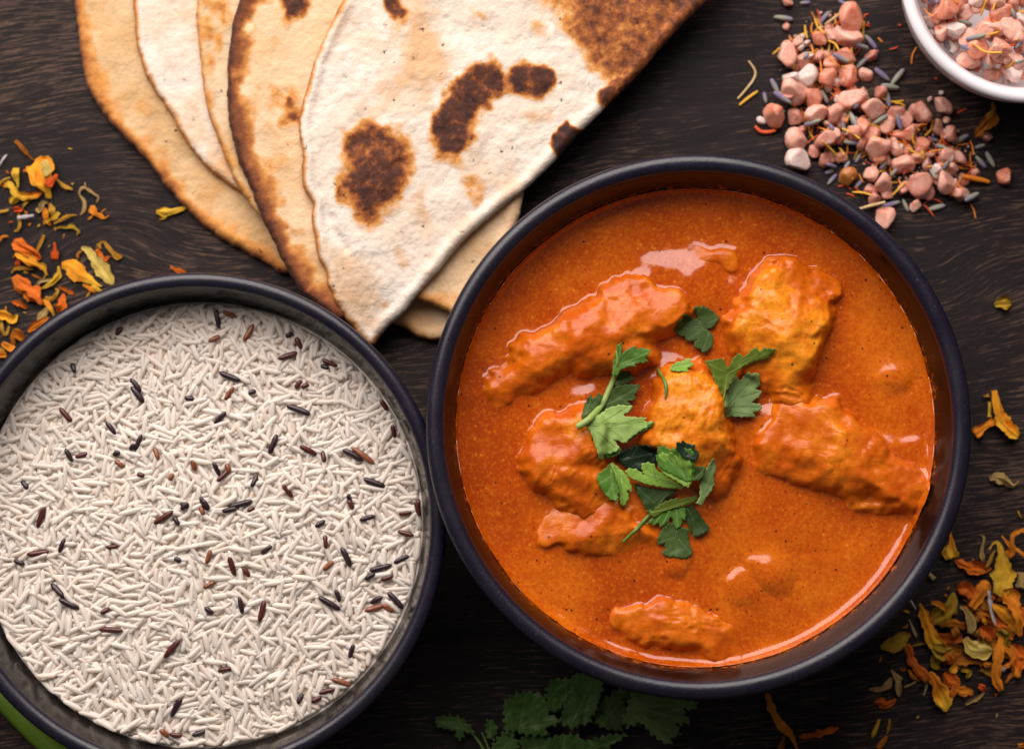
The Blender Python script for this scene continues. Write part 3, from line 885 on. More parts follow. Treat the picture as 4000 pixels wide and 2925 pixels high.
DARK6 = [(195,140,235,40,'r'),(150,275,250,262,'r'),(310,265,335,200,'k'),(545,240,600,235,'r'),(80,305,130,325,'k'),(265,425,330,490,'k'),(310,500,400,545,'k'),(520,572,562,548,'r'),(508,655,625,657,'r'),(840,790,915,705,'r'),(790,120,880,60,'r'),(885,88,912,128,'k'),(1050,320,1070,255,'b'),(1165,290,1190,380,'r'),(1230,340,1265,385,'r'),(1325,270,1375,235,'k'),(1035,442,1088,413,'b'),(1215,490,1230,570,'k'),(1315,610,1340,510,'r'),(1615,490,1715,550,'k'),(1695,455,1715,512,'k'),(1635,352,1682,313,'b'),(1645,180,1650,245,'r'),(1725,245,1770,335,'k'),(1820,105,1890,85,'k'),(2015,75,2075,65,'r'),(2010,160,2085,180,'r'),(1870,355,1970,330,'k'),(1845,402,1892,373,'k'),(1925,402,1982,384,'r'),(1990,320,2060,285,'k'),(1870,520,1930,490,'k'),(1960,470,2030,545,'k'),(1845,560,1930,535,'b'),(1930,530,1980,565,'b'),(1765,795,1785,730,'k'),(1680,905,1765,935,'b'),(1610,975,1690,955,'r'),(1575,1018,1622,992,'r'),(1505,1025,1528,980,'k'),(870,1090,920,1000,'k'),(812,1158,852,1192,'b'),(860,1178,920,1187,'r'),(975,1185,1035,1165,'k'),(1105,862,1172,848,'r'),(1042,543,1080,572,'k'),(890,295,920,312,'k'),(1760,5,1782,48,'r'),(2110,10,2130,80,'r'),(1595,138,1642,108,'k'),(925,52,958,18,'k'),(1018,38,1036,78,'b'),(1030,2,1062,52,'k')]

def rice():
    g0 = .38
    half = RRS + 3
    n = int(2 * half / g0)
    hm = np.zeros((n, n)); idm = -np.ones((n, n), int)
    ax = -half + (np.arange(n) + .5) * g0
    XX, YY = np.meshgrid(ax, ax)
    rad = np.hypot(XX, YY)
    dome = lambda r: ZR - 4.6 + 2.6 * (1 - (r / RRS) ** 2)
    hm[:] = dome(rad)
    G = []
    def drop(x, y, a, L, Wd, k, sink, maxslope=.45, kind=None):
        ca, sa = math.cos(a), math.sin(a)
        t = np.linspace(-.46, .46, 9) * L
        ix = np.clip(((x + t * ca + half) / g0).astype(int), 0, n - 1); iy = np.clip(((y + t * sa + half) / g0).astype(int), 0, n - 1)
        h = hm[iy, ix]
        bs = np.linspace(-maxslope, maxslope, 9)
        e_ = h[None, :] - bs[:, None] * t[None, :]
        A = .55 * e_.max(1) + .45 * e_.mean(1) + np.abs(bs) * .25
        j = int(A.argmin()); b = bs[j]; z0 = A[j] - abs(b) * .25 - sink
        R_ = L * .5 + 1
        i0, i1 = max(0, int((x - R_ + half) / g0)), min(n, int((x + R_ + half) / g0) + 1)
        j0, j1 = max(0, int((y - R_ + half) / g0)), min(n, int((y + R_ + half) / g0) + 1)
        X = XX[j0:j1, i0:i1] - x; Y = YY[j0:j1, i0:i1] - y
        u = X * ca + Y * sa; v = -X * sa + Y * ca
        q = 1 - np.clip(np.abs(u) / (L * .5), 0, 1) ** 3.2
        w = Wd * .5 * np.sqrt(np.clip(q, 0, 1))
        m = (np.abs(v) < w) & (q > 0)
        top = z0 + b * u + Wd * .45 * (np.sqrt(np.clip(q, 0, 1)) * .35 + .65) * (1 + np.sqrt(np.clip(1 - (v / np.maximum(w, 1e-3)) ** 2, 0, 1)))
        sub = hm[j0:j1, i0:i1]; up = m & (top > sub)
        sub[up] = top[up]; idm[j0:j1, i0:i1][up] = len(G)
        G.append((x, y, z0 + Wd * .45, a, b, L, Wd, k, kind))
    # grains poured in, layer on layer
    N = 8600
    for i in range(N):
        best = None
        for _ in range(3):      # grains roll into the hollows
            r_ = RRS * math.sqrt(rng.random()); th_ = rng.random() * 2 * math.pi
            x_, y_ = r_ * math.cos(th_), r_ * math.sin(th_)
            jx, jy = int((x_ + half) / g0), int((y_ + half) / g0)
            lv = hm[max(jy - 3, 0):jy + 4:2, max(jx - 3, 0):jx + 4:2].mean() - dome(r_)
            if best is None or lv < best[0]: best = (lv, r_, th_, x_, y_)
        _, r, th, x, y = best
        sw_ = fbm(np.array([x / 14.0]), np.array([y / 14.0]), 77, 2)[0]
        a = rng.random() * math.pi if rng.random() < .55 else (.6 + sw_ * 5 + rng.normal() * .35)
        L = rng.normal(7.4, .95) if rng.random() > .07 else rng.uniform(2.4, 4.2)
        Wd = rng.normal(1.58, .12)
        lim = RRS - 1.0 - .5 * L * abs(math.cos(a - th))
        if r > lim: x *= lim / r; y *= lim / r
        k = int(rng.choice(6, p=[.28, .18, .18, .10, .12, .14]))
        drop(x, y, a, L, Wd, k, .62, .20)
    nw = len(G)
    for c, lst in (('R5', DARK5), ('R6', DARK6)):
        for (x1, y1, x2, y2, col) in lst:
            (a1, b1), (a2, b2) = W(c, x1, y1, ZR), W(c, x2, y2, ZR)
            x, y = (a1 + a2) / 2 - rbx, (b1 + b2) / 2 - rby
            L = math.hypot(a2 - a1, b2 - b1) * 1.06
            r = math.hypot(x, y)
            if r > RRS - 1.5: x *= (RRS - 1.5) / r; y *= (RRS - 1.5) / r
            drop(x, y, math.atan2(b2 - b1, a2 - a1), max(L * 1.08, 2.6), min(2.0, max(1.65, L * .31)), 4 if L < 3.6 else int(rng.choice([0, 1, 2, 5])), .30, .3, col)
    # a few white grains poured last, half over the dark ones
    cnt = np.bincount(idm[idm >= 0], minlength=len(G))
    lv_ = np.array([g[2] - dome(math.hypot(g[0], g[1])) for g in G])
    top_ = np.percentile(lv_[:nw][cnt[:nw] > 12], 80)
    bed_z = dome(np.linspace(0, 1, 30) * (RRS + .5)) + top_ - 1.45
    V, F = lathe([(max(.01, t * (RRS + .5)), z) for t, z in zip(np.linspace(0, 1, 30), bed_z)], seg=90)
    V = V + np.array([rbx, rby, 0])
    bed = build_mesh('rice_layer', V, [f[::-1] for f in F], True, M['rice_bed'])
    def settle(g, l):
        x, y, z, a, b, L, Wd, k, kind = g
        nz = z + (top_ - l) * .45 if kind is None else z - max(0, l - top_) * .45
        return (x, y, nz, a, b * .75, L, Wd, k, kind)
    G = [settle(g, l) for g, l in zip(G, lv_)]
    order = np.argsort(-cnt[:nw])
    own = set(int(i) for i in order[:300])
    shared = [build_mesh('rice_grain', v * 1000.0, f, True, M['rice']) for v, f in VAR]
    def xf(g):
        x, y, z, a, b, L, Wd, k, kind = g
        d = Vector((math.cos(a), math.sin(a), b)).normalized()
        s = Vector((-math.sin(a), math.cos(a), 0)); up = d.cross(s)
        return np.array([[d.x, s.x, up.x], [d.y, s.y, up.y], [d.z, s.z, up.z]]), np.array([rbx + x, rby + y, z])
    SV = []; SF = []; off = 0
    for i in range(nw):
        g = G[i]
        if cnt[i] == 0: continue
        Rm, tr = xf(g); v, f = VAR[g[7]]
        if i in own:
            o = bpy.data.objects.new('rice_grain', shared[g[7]])
            Mx = Matrix.Identity(4)
            for r_ in range(3):
                for c_, sc_ in zip(range(3), (g[5], g[6], g[6])): Mx[r_][c_] = Rm[r_, c_] * sc_ * MM
                Mx[r_][3] = tr[r_] * MM
            o.matrix_world = Mx
            COL.objects.link(o)
            tag(o, 'white long grain of raw rice lying uncovered on top of the rice', 'rice grain', 'white rice grains on top in the black bowl')
        else:
            p = (v * np.array([g[5], g[6], g[6]])) @ Rm.T + tr
            SV.append(p); SF += [tuple(q + off for q in t) for t in f]; off += len(p)
    me = build_mesh('rice_fill', np.vstack(SV), SF, True, M['rice'])
    o = link('raw_rice', me)
    tag(o, 'mass of raw white long grain rice filling the black bowl', 'rice', kind='stuff')
    b = link('rice_layer', bed, o); tag(b, kind='stuff')
    dm = {(k, c): build_mesh('dark_rice_grain', VAR[k][0] * 1000.0, VAR[k][1], True, M['dark_' + c]) for k in range(6) for c in 'krb'}
    CW = {'k': 'black', 'r': 'maroon', 'b': 'reddish brown'}
    for i in range(nw, len(G)):
        g = G[i]; Rm, tr = xf(g)
        o = bpy.data.objects.new('wild_rice_grain', dm[(g[7], g[8])])
        Mx = Matrix.Identity(4)
        for r_ in range(3):
            for c_, sc_ in zip(range(3), (g[5], g[6], g[6])): Mx[r_][c_] = Rm[r_, c_] * sc_ * MM
            Mx[r_][3] = tr[r_] * MM
        o.matrix_world = Mx; COL.objects.link(o)
        r = math.hypot(g[0], g[1]) / RRS
        cl = int(round((math.atan2(g[0], g[1]) % (2 * math.pi)) / (math.pi / 6))) % 12 or 12
        place = 'near the middle of the rice' if r < .28 else (('at %s o\'clock halfway out in the rice' if r < .72 else 'at %s o\'clock near the rice\'s edge') % NUM[cl])
        later_label(o, ('short ' if g[5] < 3.7 else '') + CW[g[8]] + ' wild rice grain ' + place, g[0], -g[1], 'wild rice', 'dark wild rice grains among the white rice')
rice()

# ------------------------------------------------------------------ parsley
LEAFC = {
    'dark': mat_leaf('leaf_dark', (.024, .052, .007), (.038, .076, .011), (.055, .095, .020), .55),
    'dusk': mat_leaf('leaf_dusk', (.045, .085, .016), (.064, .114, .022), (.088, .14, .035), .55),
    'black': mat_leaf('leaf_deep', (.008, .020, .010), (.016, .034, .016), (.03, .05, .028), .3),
    'mid': mat_leaf('leaf_mid', (.065, .170, .018), (.100, .230, .028), (.18, .31, .07)),
    'lime': mat_leaf('leaf_lime', (.19, .36, .045), (.26, .44, .07), (.15, .28, .035), .5),
    'pale': mat_leaf('leaf_underside', (.28, .43, .105), (.35, .50, .145), (.17, .29, .05), .55),
    'olive': mat_leaf('leaf_olive', (.085, .135, .010), (.125, .185, .016), (.16, .23, .03)),
    'grey': mat_leaf('leaf_grey', (.145, .225, .075), (.20, .30, .095), (.085, .145, .035), .5),
    'table': mat_leaf('leaf_painted_shade', (.030, .070, .010), (.052, .108, .018), (.08, .14, .03)),  # table parsley: the curry bowl's shade is put into this darker green
    'table2': mat_leaf('leaf_painted_shade_light', (.075, .145, .030), (.115, .20, .05), (.16, .25, .08)),  # lighter version of the painted-shade green
}
VEINM = {k: mat_plain('vein_' + k, v, tuple(x * 1.25 for x in v), 300, .5) for k, v in {'dark': (.050, .095, .020), 'dusk': (.085, .14, .036), 'black': (.03, .05, .02), 'mid': (.16, .28, .06), 'lime': (.30, .44, .12), 'pale': (.24, .36, .08), 'olive': (.17, .24, .03), 'grey': (.12, .19, .05), 'table': (.08, .14, .03), 'table2': (.16, .25, .08)}.items()}
M['stem'] = mat_plain('stem_green', (.20, .32, .06), (.28, .38, .10), 300, .5)
M['stem_d'] = mat_plain('stem_dark', (.07, .15, .015), (.12, .21, .03), 300, .5)
def flat_z(x, y): return np.zeros(x.shape) + .3
def leaf_mesh(c, pts, mat, ground, lift=.5, zref=ZC + 6, curl=.6, veins=None, tilt=(0, 0), seed=0, fold=None):
    p = np.array([W(c, x, y, zref) for x, y in pts])
    out = linres(p, .42)
    j = fbm(out[:, 0] * 1.3, out[:, 1] * 1.3, 500 + seed, 2) * .22 * (1.0 if c != 'KB' else 3.0)
    out = out + np.column_stack([j, -j])
    # saw teeth along the margin
    nx = np.roll(out, -1, 0) - np.roll(out, 1, 0); nx = np.column_stack([nx[:, 1], -nx[:, 0]]); nx /= np.linalg.norm(nx, axis=1)[:, None] + 1e-9
    ar = np.cumsum(np.linalg.norm(np.roll(out, -1, 0) - out, axis=1)); per = 2.6 if c == 'KB' else 1.9; amp = .62 if c == 'KB' else .16
    x2, y2 = out[:, 0], out[:, 1]; sgn = 1 if (x2 * np.roll(y2, -1) - np.roll(x2, -1) * y2).sum() > 0 else -1
    out = out + nx * (sgn * amp * (np.abs((ar / per) % 1 * 2 - 1) * 2 - 1))[:, None]
    v, tris, d = triangulate(out, .48)
    x, y = v[:, 0], v[:, 1]
    cx, cy = x.mean(), y.mean()
    g = ground(x, y)
    size = max(np.ptp(x), np.ptp(y))
    plane = g.mean() + .3 + lift + tilt[0] * (x - cx) + tilt[1] * (y - cy)
    plane = plane + curl * ((x - cx) ** 2 + (y - cy) ** 2) / (size * .5) ** 2 * .8 + .35 * curl * fbm(x / 3, y / 3, 520 + seed, 2) * 2
    z = np.maximum(plane, g + lift * .5 + .25)
    # smooth the draping a little
    z = np.where(plane > g + lift * .5 + .25, z, .7 * z + .3 * np.maximum(plane, g + .25))
    vp = []
    if veins is None:
        base = v[np.argmin((x - cx) ** 2 + (y - cy) ** 2)]
        veins = []
    vein = np.zeros(len(x))
    for (vx1, vy1, vx2, vy2) in veins:
        a = W(c, vx1, vy1, zref); b = W(c, vx2, vy2, zref)
        dd = seg_dist(x, y, [(float(a[0]), float(a[1])), (float(b[0]), float(b[1]))], False)
        vein = np.maximum(vein, np.exp(-(dd / .24) ** 2))
    V, F = shell(v, tris, z + .12, z - .10)
    me = build_mesh('leaf_blade', V, F, True, LEAFC[mat])
    add_attr(me, 'vein', np.concatenate([vein, vein]))
    VV, FF, off = [], [], 0
    for i_, (vx1, vy1, vx2, vy2) in enumerate(veins):
        a = np.array(W(c, vx1, vy1, zref), float); b = np.array(W(c, vx2, vy2, zref), float)
        q = []
        for t in np.linspace(0, 1, 7):
            p_ = a + (b - a) * t + np.array([-(b - a)[1], (b - a)[0]]) * .05 * math.sin(t * math.pi) * (1 if i_ % 2 else -1)
            k_ = int(np.argmin((x - p_[0]) ** 2 + (y - p_[1]) ** 2))
            if (x[k_] - p_[0]) ** 2 + (y[k_] - p_[1]) ** 2 > .5: continue
            q.append((p_[0], p_[1], z[k_] + .13, (.13 if i_ == 0 else .10) * (1 - .65 * t)))
        if len(q) < 3: continue
        v_, f_ = tube_mesh(None, q, None, 5, .8, .7)
        VV.append(v_); FF += [tuple(int(k) + off for k in t) for t in f_]; off += len(v_)
    vm = build_mesh('vein', np.vstack(VV), FF, True, VEINM[mat]) if VV else None
    return me, (cx, cy, float(z.mean())), vm
def tube_mesh(name, pts, mat, seg=8, step=.6, flat=1.0):
    """pts: (x, y, z, r) in mm"""
    q = catmull(pts, step)
    V = []; n = len(q)
    for i in range(n):
        t = q[min(i + 1, n - 1)][:3] - q[max(i - 1, 0)][:3]
        t = t / (np.linalg.norm(t) + 1e-9)
        s = np.cross(t, (0, 0, 1)); s /= np.linalg.norm(s) + 1e-9
        u = np.cross(s, t)
        for k in range(seg):
            a = 2 * math.pi * k / seg
            V.append(q[i][:3] + q[i][3] * (math.cos(a) * s + flat * math.sin(a) * u))
    F = []
    for i in range(n - 1):
        for k in range(seg):
            l = (k + 1) % seg
            F.append((i * seg + k, (i + 1) * seg + k, (i + 1) * seg + l, i * seg + l))
    V.append(q[0][:3]); V.append(q[-1][:3]); m = len(V)
    for k in range(seg):
        l = (k + 1) % seg
        F.append((m - 2, k, l)); F.append((m - 1, (n - 1) * seg + l, (n - 1) * seg + k))
    if name is None: return np.array(V), F
    return build_mesh(name, np.array(V), F, True, mat)
def stem_tube(c, pts, mat, ground, zref, add=.6, flat=.8):
    q = []
    k = CROPS[c][2] * scale_at(zref)
    for (x, y, w) in pts:
        a, b = W(c, x, y, zref); a, b = float(a), float(b)
        q.append((a, b, float(ground(np.array([a]), np.array([b]))[0]) + add + w * k * .5, w * k))
    return tube_mesh('stem', q, mat, flat=flat)
_li = [0]
def sprig(name, label, parts, ground=solid_z, zref=ZC + 6, cat='parsley', group='parsley on the curry'):
    """parts: ('leaf', crop, outline, colour, lift, curl, tilt, veins) or ('stem', crop, points, colour, add)"""
    ms = []
    for p in parts:
        _li[0] += 1
        if p[0] == 'leaf':
            me, c, vm = leaf_mesh(p[1], p[2], p[3], ground, p[4], zref, p[5], p[7], p[6], _li[0])
            ms.append(('leaf', me, c, vm))
        else:
            ms.append(('stem', stem_tube(p[1], p[2], M[p[3]], ground, zref, p[4]), None, None))
    c0 = next(m[2] for m in ms if m[2])
    root = empty(name, c0); tag(root, label, cat, group)
    for kind, me, c, vm in ms:
        o = child('leaf_blade' if kind == 'leaf' else 'stem', me, root)
        if vm is not None: link('vein', vm, o)
    return root
def leaf(label, *args, **kw):
    return sprig('parsley_leaf', label, [('leaf', *args)], **kw)

L1 = [(545,140),(600,130),(640,150),(660,122),(740,160),(800,200),(880,275),(860,330),(820,380),(800,410),(720,425),(740,450),(780,480),(800,540),(800,640),(760,690),(690,735),(640,730),(640,690),(600,690),(550,660),(545,610),(600,560),(540,590),(470,590),(430,560),(430,520),(370,520),(330,490),(280,460),(310,400),(350,320),(410,310),(385,265),(430,250),(500,270),(570,290),(640,320),(590,270),(550,210)]
leaf('flat dark green parsley leaf floating between the two upper chicken pieces', 'K3', L1, 'dusk', .25, .25, (0, 0), [(720,425,340,410),(640,415,600,180),(720,350,850,290),(740,470,660,700),(650,440,450,560)], )
sprig('parsley_sprig', 'bent parsley sprig with pale underside and thick stem on the left chunk', [
    ('leaf', 'K1', [(545,690),(620,665),(720,650),(860,660),(875,690),(840,750),(795,790),(820,840),(710,885),(770,930),(700,950),(560,990),(400,1040),(200,1140),(250,1040),(400,870)], 'dusk', 1.2, .8, (.02, .0), [(400,930,830,690),(560,830,790,840),(450,950,740,920)]),
    ('leaf', 'K1', [(95,1120),(130,960),(165,860),(225,785),(255,840),(330,775),(375,790),(380,840),(300,980),(200,1060)], 'dusk', 1.0, .6, (0, .05), [(140,1080,230,820),(200,1020,350,800)]),
    ('leaf', 'K1', [(580,530),(640,490),(690,490),(750,490),(765,550),(790,580),(740,620),(660,655),(560,690),(540,640)], 'dusk', .9, .6, (.06, 0), [(560,620,770,560)]),
    ('leaf', 'K1', [(545,230),(560,170),(615,130),(630,190),(615,280),(700,210),(800,165),(810,215),(890,195),(1000,230),(960,290),(930,340),(960,375),(900,390),(830,390),(790,400),(810,440),(740,435),(640,465),(600,490),(580,540),(500,560),(505,480),(520,340)], 'mid', 1.3, .9, (.03, .03), [(560,480,600,170),(590,420,780,210),(600,400,960,250),(620,410,900,370)]),
    ('stem', 'K1', [(40,1220,44),(110,1180,46),(200,1115,44),(320,990,44),(400,870,40),(470,720,40),(530,580,36),(560,430,22),(560,320,14),(545,240,7)], 'stem', 1.7),
    ('leaf', 'K1', [(190,1140),(330,1050),(460,960),(600,925),(690,935),(775,935),(740,1000),(640,1065),(720,1080),(850,1085),(955,1090),(910,1140),(1030,1140),(960,1210),(830,1290),(740,1360),(660,1425),(590,1395),(510,1370),(560,1420),(600,1480),(560,1520),(480,1560),(390,1570),(395,1610),(370,1650),(325,1610),(290,1490),(240,1330),(190,1240),(150,1200)], 'pale', 2.3, -.7, (.0, .02), [(200,1190,960,1160),(330,1185,700,960),(420,1190,640,1380),(260,1250,540,1480),(230,1260,360,1600),(500,1200,900,1110)]),
    ('leaf', 'K1', [(1045,1160),(980,1225),(900,1278),(800,1340),(735,1385),(665,1428),(650,1395),(740,1340),(830,1275),(950,1190),(1025,1140)], 'mid', 1.9, -.2, (0, 0), []),
    ('leaf', 'K1', [(628,1500),(600,1560),(520,1600),(440,1618),(395,1590),(400,1560),(480,1545),(570,1500),(610,1470)], 'mid', 1.9, -.2, (0, 0), []),
])
leaf('small bright green parsley scrap on top of the middle chicken chunk', 'K3', [(220,965),(240,910),(320,870),(400,850),(440,825),(505,825),(480,860),(520,890),(530,920),(460,950),(450,1010),(400,990),(330,1000),(270,995)], 'lime', 1.0, .8, (0, -.1), [(240,950,510,880)])
def sliver():
    root = empty('parsley_stalk', [float(v) for v in W('K3', 150, 1150, ZC + 6)] + [ZC + 6])
    tag(root, 'thin curved parsley stalk lying left of the middle chicken chunk', 'parsley', 'parsley on the curry')
    child('stem', stem_tube('K3', [(80,930,9),(100,1000,20),(130,1060,18),(155,1130,24),(168,1220,24),(165,1300,18),(155,1355,8)], M['stem_d'], solid_z, ZC + 6, .3), root)
sliver()
sprig('parsley_sprig', 'two lobed parsley sprig to the right of the middle chicken chunk', [
    ('leaf', 'K3', [(665,870),(720,845),(760,850),(880,815),(930,850),(970,950),(1010,870),(1060,790),(1130,755),(1160,810),(1230,760),(1300,690),(1350,690),(1365,740),(1440,690),(1500,705),(1570,705),(1560,760),(1500,800),(1510,835),(1420,840),(1300,870),(1200,920),(1110,970),(1070,1050),(1010,1150),(950,1270),(910,1390),(890,1290),(860,1220),(800,1120),(770,1030),(730,950)], 'olive', 2.2, .6, (0, .06), [(905,1350,960,1000),(960,1010,720,880),(970,1020,1300,800),(1050,930,1500,740)]),
    ('leaf', 'K3', [(945,1590),(915,1400),(960,1280),(1030,1130),(1090,1040),(1120,1060),(1140,1110),(1200,1020),(1250,1000),(1290,1020),(1350,1000),(1390,1050),(1385,1110),(1405,1150),(1350,1220),(1420,1225),(1425,1270),(1370,1330),(1290,1390),(1400,1400),(1430,1450),(1390,1500),(1310,1520),(1345,1575),(1200,1580),(1050,1570)], 'grey', 1.1, .5, (.02, -.03), [(930,1500,1330,1060),(1020,1440,1390,1450),(950,1500,1330,1560),(1080,1340,1390,1250),(1000,1400,1090,1100)]),
])
# cluster in the middle
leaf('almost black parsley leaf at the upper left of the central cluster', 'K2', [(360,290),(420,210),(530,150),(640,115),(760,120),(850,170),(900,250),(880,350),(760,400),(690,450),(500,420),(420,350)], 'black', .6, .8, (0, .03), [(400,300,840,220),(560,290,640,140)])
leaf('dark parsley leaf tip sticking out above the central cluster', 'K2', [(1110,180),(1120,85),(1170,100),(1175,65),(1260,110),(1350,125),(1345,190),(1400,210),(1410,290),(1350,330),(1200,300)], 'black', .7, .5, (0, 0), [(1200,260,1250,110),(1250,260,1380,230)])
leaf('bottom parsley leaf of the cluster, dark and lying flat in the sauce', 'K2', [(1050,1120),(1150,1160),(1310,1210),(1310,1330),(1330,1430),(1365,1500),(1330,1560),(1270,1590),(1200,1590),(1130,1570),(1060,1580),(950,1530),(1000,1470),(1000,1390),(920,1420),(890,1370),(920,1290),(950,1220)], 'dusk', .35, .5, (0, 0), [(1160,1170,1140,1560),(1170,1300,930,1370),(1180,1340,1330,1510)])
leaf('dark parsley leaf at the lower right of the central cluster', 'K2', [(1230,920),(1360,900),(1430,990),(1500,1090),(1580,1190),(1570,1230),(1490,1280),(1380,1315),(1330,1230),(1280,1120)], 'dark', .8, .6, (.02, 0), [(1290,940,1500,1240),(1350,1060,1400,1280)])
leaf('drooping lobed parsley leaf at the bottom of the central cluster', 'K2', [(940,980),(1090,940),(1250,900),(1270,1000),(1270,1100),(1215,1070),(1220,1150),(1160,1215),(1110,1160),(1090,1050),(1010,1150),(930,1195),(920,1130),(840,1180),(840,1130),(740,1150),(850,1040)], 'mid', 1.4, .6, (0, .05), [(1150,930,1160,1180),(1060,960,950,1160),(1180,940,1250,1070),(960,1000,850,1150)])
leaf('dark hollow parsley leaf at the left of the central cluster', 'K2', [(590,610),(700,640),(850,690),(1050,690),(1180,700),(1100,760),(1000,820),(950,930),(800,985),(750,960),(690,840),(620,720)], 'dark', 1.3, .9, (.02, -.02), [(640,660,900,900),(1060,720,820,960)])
sprig('parsley_leaf', 'folded olive parsley leaf on a straight stalk in the central cluster', [
    ('leaf', 'K2', [(750,960),(830,970),(960,870),(1060,830),(1160,805),(1200,830),(1280,800),(1420,770),(1425,800),(1370,870),(1250,910),(1050,960),(940,1010),(850,1070),(790,1020)], 'olive', 2.0, .3, (0, .10), [(800,1000,1400,800)]),
    ('stem', 'K2', [(445,1378,14),(520,1310,22),(620,1215,24),(720,1110,26),(790,1040,24),(860,990,14)], 'stem_d', 1.0)])
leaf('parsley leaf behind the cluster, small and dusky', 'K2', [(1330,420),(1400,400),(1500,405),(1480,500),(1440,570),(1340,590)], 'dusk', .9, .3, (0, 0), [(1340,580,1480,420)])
leaf('upright olive parsley leaf folded at the right of the central cluster', 'K2', [(1425,800),(1430,600),(1480,480),(1540,370),(1610,285),(1630,350),(1640,450),(1610,560),(1625,620),(1580,720),(1490,820),(1480,880),(1430,905),(1370,870)], 'grey', 2.2, .8, (-.10, .0), [(1450,860,1500,600),(1500,620,1610,320),(1490,760,1610,620)])
sprig('parsley_leaf', 'small folded parsley leaf at the left end of the central cluster', [
    ('leaf', 'K2', [(100,545),(130,490),(200,440),(265,385),(290,430),(330,470),(345,560),(400,700),(380,770),(380,855),(330,840),(290,835),(240,790),(190,740),(130,640)], 'mid', 1.0, .6, (-.03, 0), [(290,440,330,820),(300,520,150,600),(320,620,240,760)]),
    ('leaf', 'K2', [(265,372),(310,345),(380,400),(460,470),(510,520),(560,660),(565,740),(520,710),(500,690),(530,820),(490,860),(490,900),(450,925),(410,870),(400,790),(390,680),(350,570),(320,460)], 'lime', 2.0, -.4, (0, 0), [(300,370,420,560),(420,560,450,900),(420,540,550,710)])])
sprig('parsley_leaf', 'bright fan shaped parsley leaf on top of the central cluster', [
    ('leaf', 'K2', [(850,255),(880,250),(875,145),(915,150),(955,130),(1000,165),(1040,185),(1085,160),(1150,215),(1190,190),(1220,165),(1260,185),(1300,175),(1345,240),(1355,420),(1340,580),(1250,600),(900,420),(870,350)], 'mid', 2.0, .4, (0, .02), [(1240,560,900,170),(1240,560,1080,180),(1260,560,1310,200)]),
    ('leaf', 'K2', [(1260,692),(1100,685),(900,660),(780,640),(650,590),(540,550),(475,470),(515,420),(620,430),(730,510),(690,440),(685,365),(770,340),(860,370),(870,430),(1000,520),(1150,610)], 'lime', 2.9, .5, (-.02, .03), [(1240,680,560,450),(900,590,720,390),(900,600,850,400)]),
    ('leaf', 'K2', [(1270,680),(1200,640),(1100,580),(960,500),(880,400),(930,410),(895,320),(895,240),(940,220),(1010,250),(1040,215),(1110,260),(1140,300),(1170,230),(1240,270),(1290,320),(1320,430),(1325,590)], 'lime', 3.3, .4, (0, .02), [(1260,660,930,240),(1240,620,1060,240),(1260,640,1190,260),(1150,540,900,400)])])

# parsley on the table below the curry bowl
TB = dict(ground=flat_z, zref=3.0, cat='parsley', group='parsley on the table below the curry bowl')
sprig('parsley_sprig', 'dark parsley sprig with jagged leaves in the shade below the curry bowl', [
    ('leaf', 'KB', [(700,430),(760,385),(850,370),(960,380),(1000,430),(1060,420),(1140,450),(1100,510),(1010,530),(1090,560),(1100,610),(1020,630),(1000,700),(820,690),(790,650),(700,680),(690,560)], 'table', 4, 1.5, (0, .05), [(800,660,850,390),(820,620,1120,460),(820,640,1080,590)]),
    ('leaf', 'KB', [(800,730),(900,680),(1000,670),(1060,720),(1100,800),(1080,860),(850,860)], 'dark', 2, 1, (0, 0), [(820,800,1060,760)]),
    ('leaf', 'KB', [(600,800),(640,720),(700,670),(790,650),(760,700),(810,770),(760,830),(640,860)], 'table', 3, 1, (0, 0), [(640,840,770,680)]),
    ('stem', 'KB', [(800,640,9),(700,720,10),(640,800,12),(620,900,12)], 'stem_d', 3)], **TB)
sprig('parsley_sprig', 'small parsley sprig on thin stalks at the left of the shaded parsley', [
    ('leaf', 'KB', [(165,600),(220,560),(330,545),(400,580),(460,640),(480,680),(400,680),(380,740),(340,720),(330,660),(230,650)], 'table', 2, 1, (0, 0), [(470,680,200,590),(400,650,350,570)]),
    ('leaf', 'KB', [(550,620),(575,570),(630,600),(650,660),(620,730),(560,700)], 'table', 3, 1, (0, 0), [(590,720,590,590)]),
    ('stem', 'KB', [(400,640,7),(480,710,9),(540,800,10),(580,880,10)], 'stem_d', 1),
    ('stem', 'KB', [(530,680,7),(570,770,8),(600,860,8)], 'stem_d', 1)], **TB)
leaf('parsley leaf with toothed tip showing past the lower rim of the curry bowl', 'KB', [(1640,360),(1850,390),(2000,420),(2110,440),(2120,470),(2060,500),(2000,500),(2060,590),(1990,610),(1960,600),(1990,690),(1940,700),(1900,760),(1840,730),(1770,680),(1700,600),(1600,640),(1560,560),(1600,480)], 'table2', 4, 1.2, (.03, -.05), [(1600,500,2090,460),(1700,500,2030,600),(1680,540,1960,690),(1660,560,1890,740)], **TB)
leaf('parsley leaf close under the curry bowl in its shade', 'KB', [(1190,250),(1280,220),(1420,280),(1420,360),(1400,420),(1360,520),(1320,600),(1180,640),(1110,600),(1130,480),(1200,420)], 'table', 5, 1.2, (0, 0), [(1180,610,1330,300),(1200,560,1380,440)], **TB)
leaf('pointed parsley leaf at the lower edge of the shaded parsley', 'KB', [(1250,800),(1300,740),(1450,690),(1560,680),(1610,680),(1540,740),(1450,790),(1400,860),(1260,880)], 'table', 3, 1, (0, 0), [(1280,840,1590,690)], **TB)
leaf('broad dark parsley leaf in the middle of the shaded parsley', 'KB', [(1400,420),(1560,400),(1610,560),(1560,660),(1450,650),(1350,600)], 'dark', 3, 1, (0, 0), [(1400,620,1560,430)], **TB)

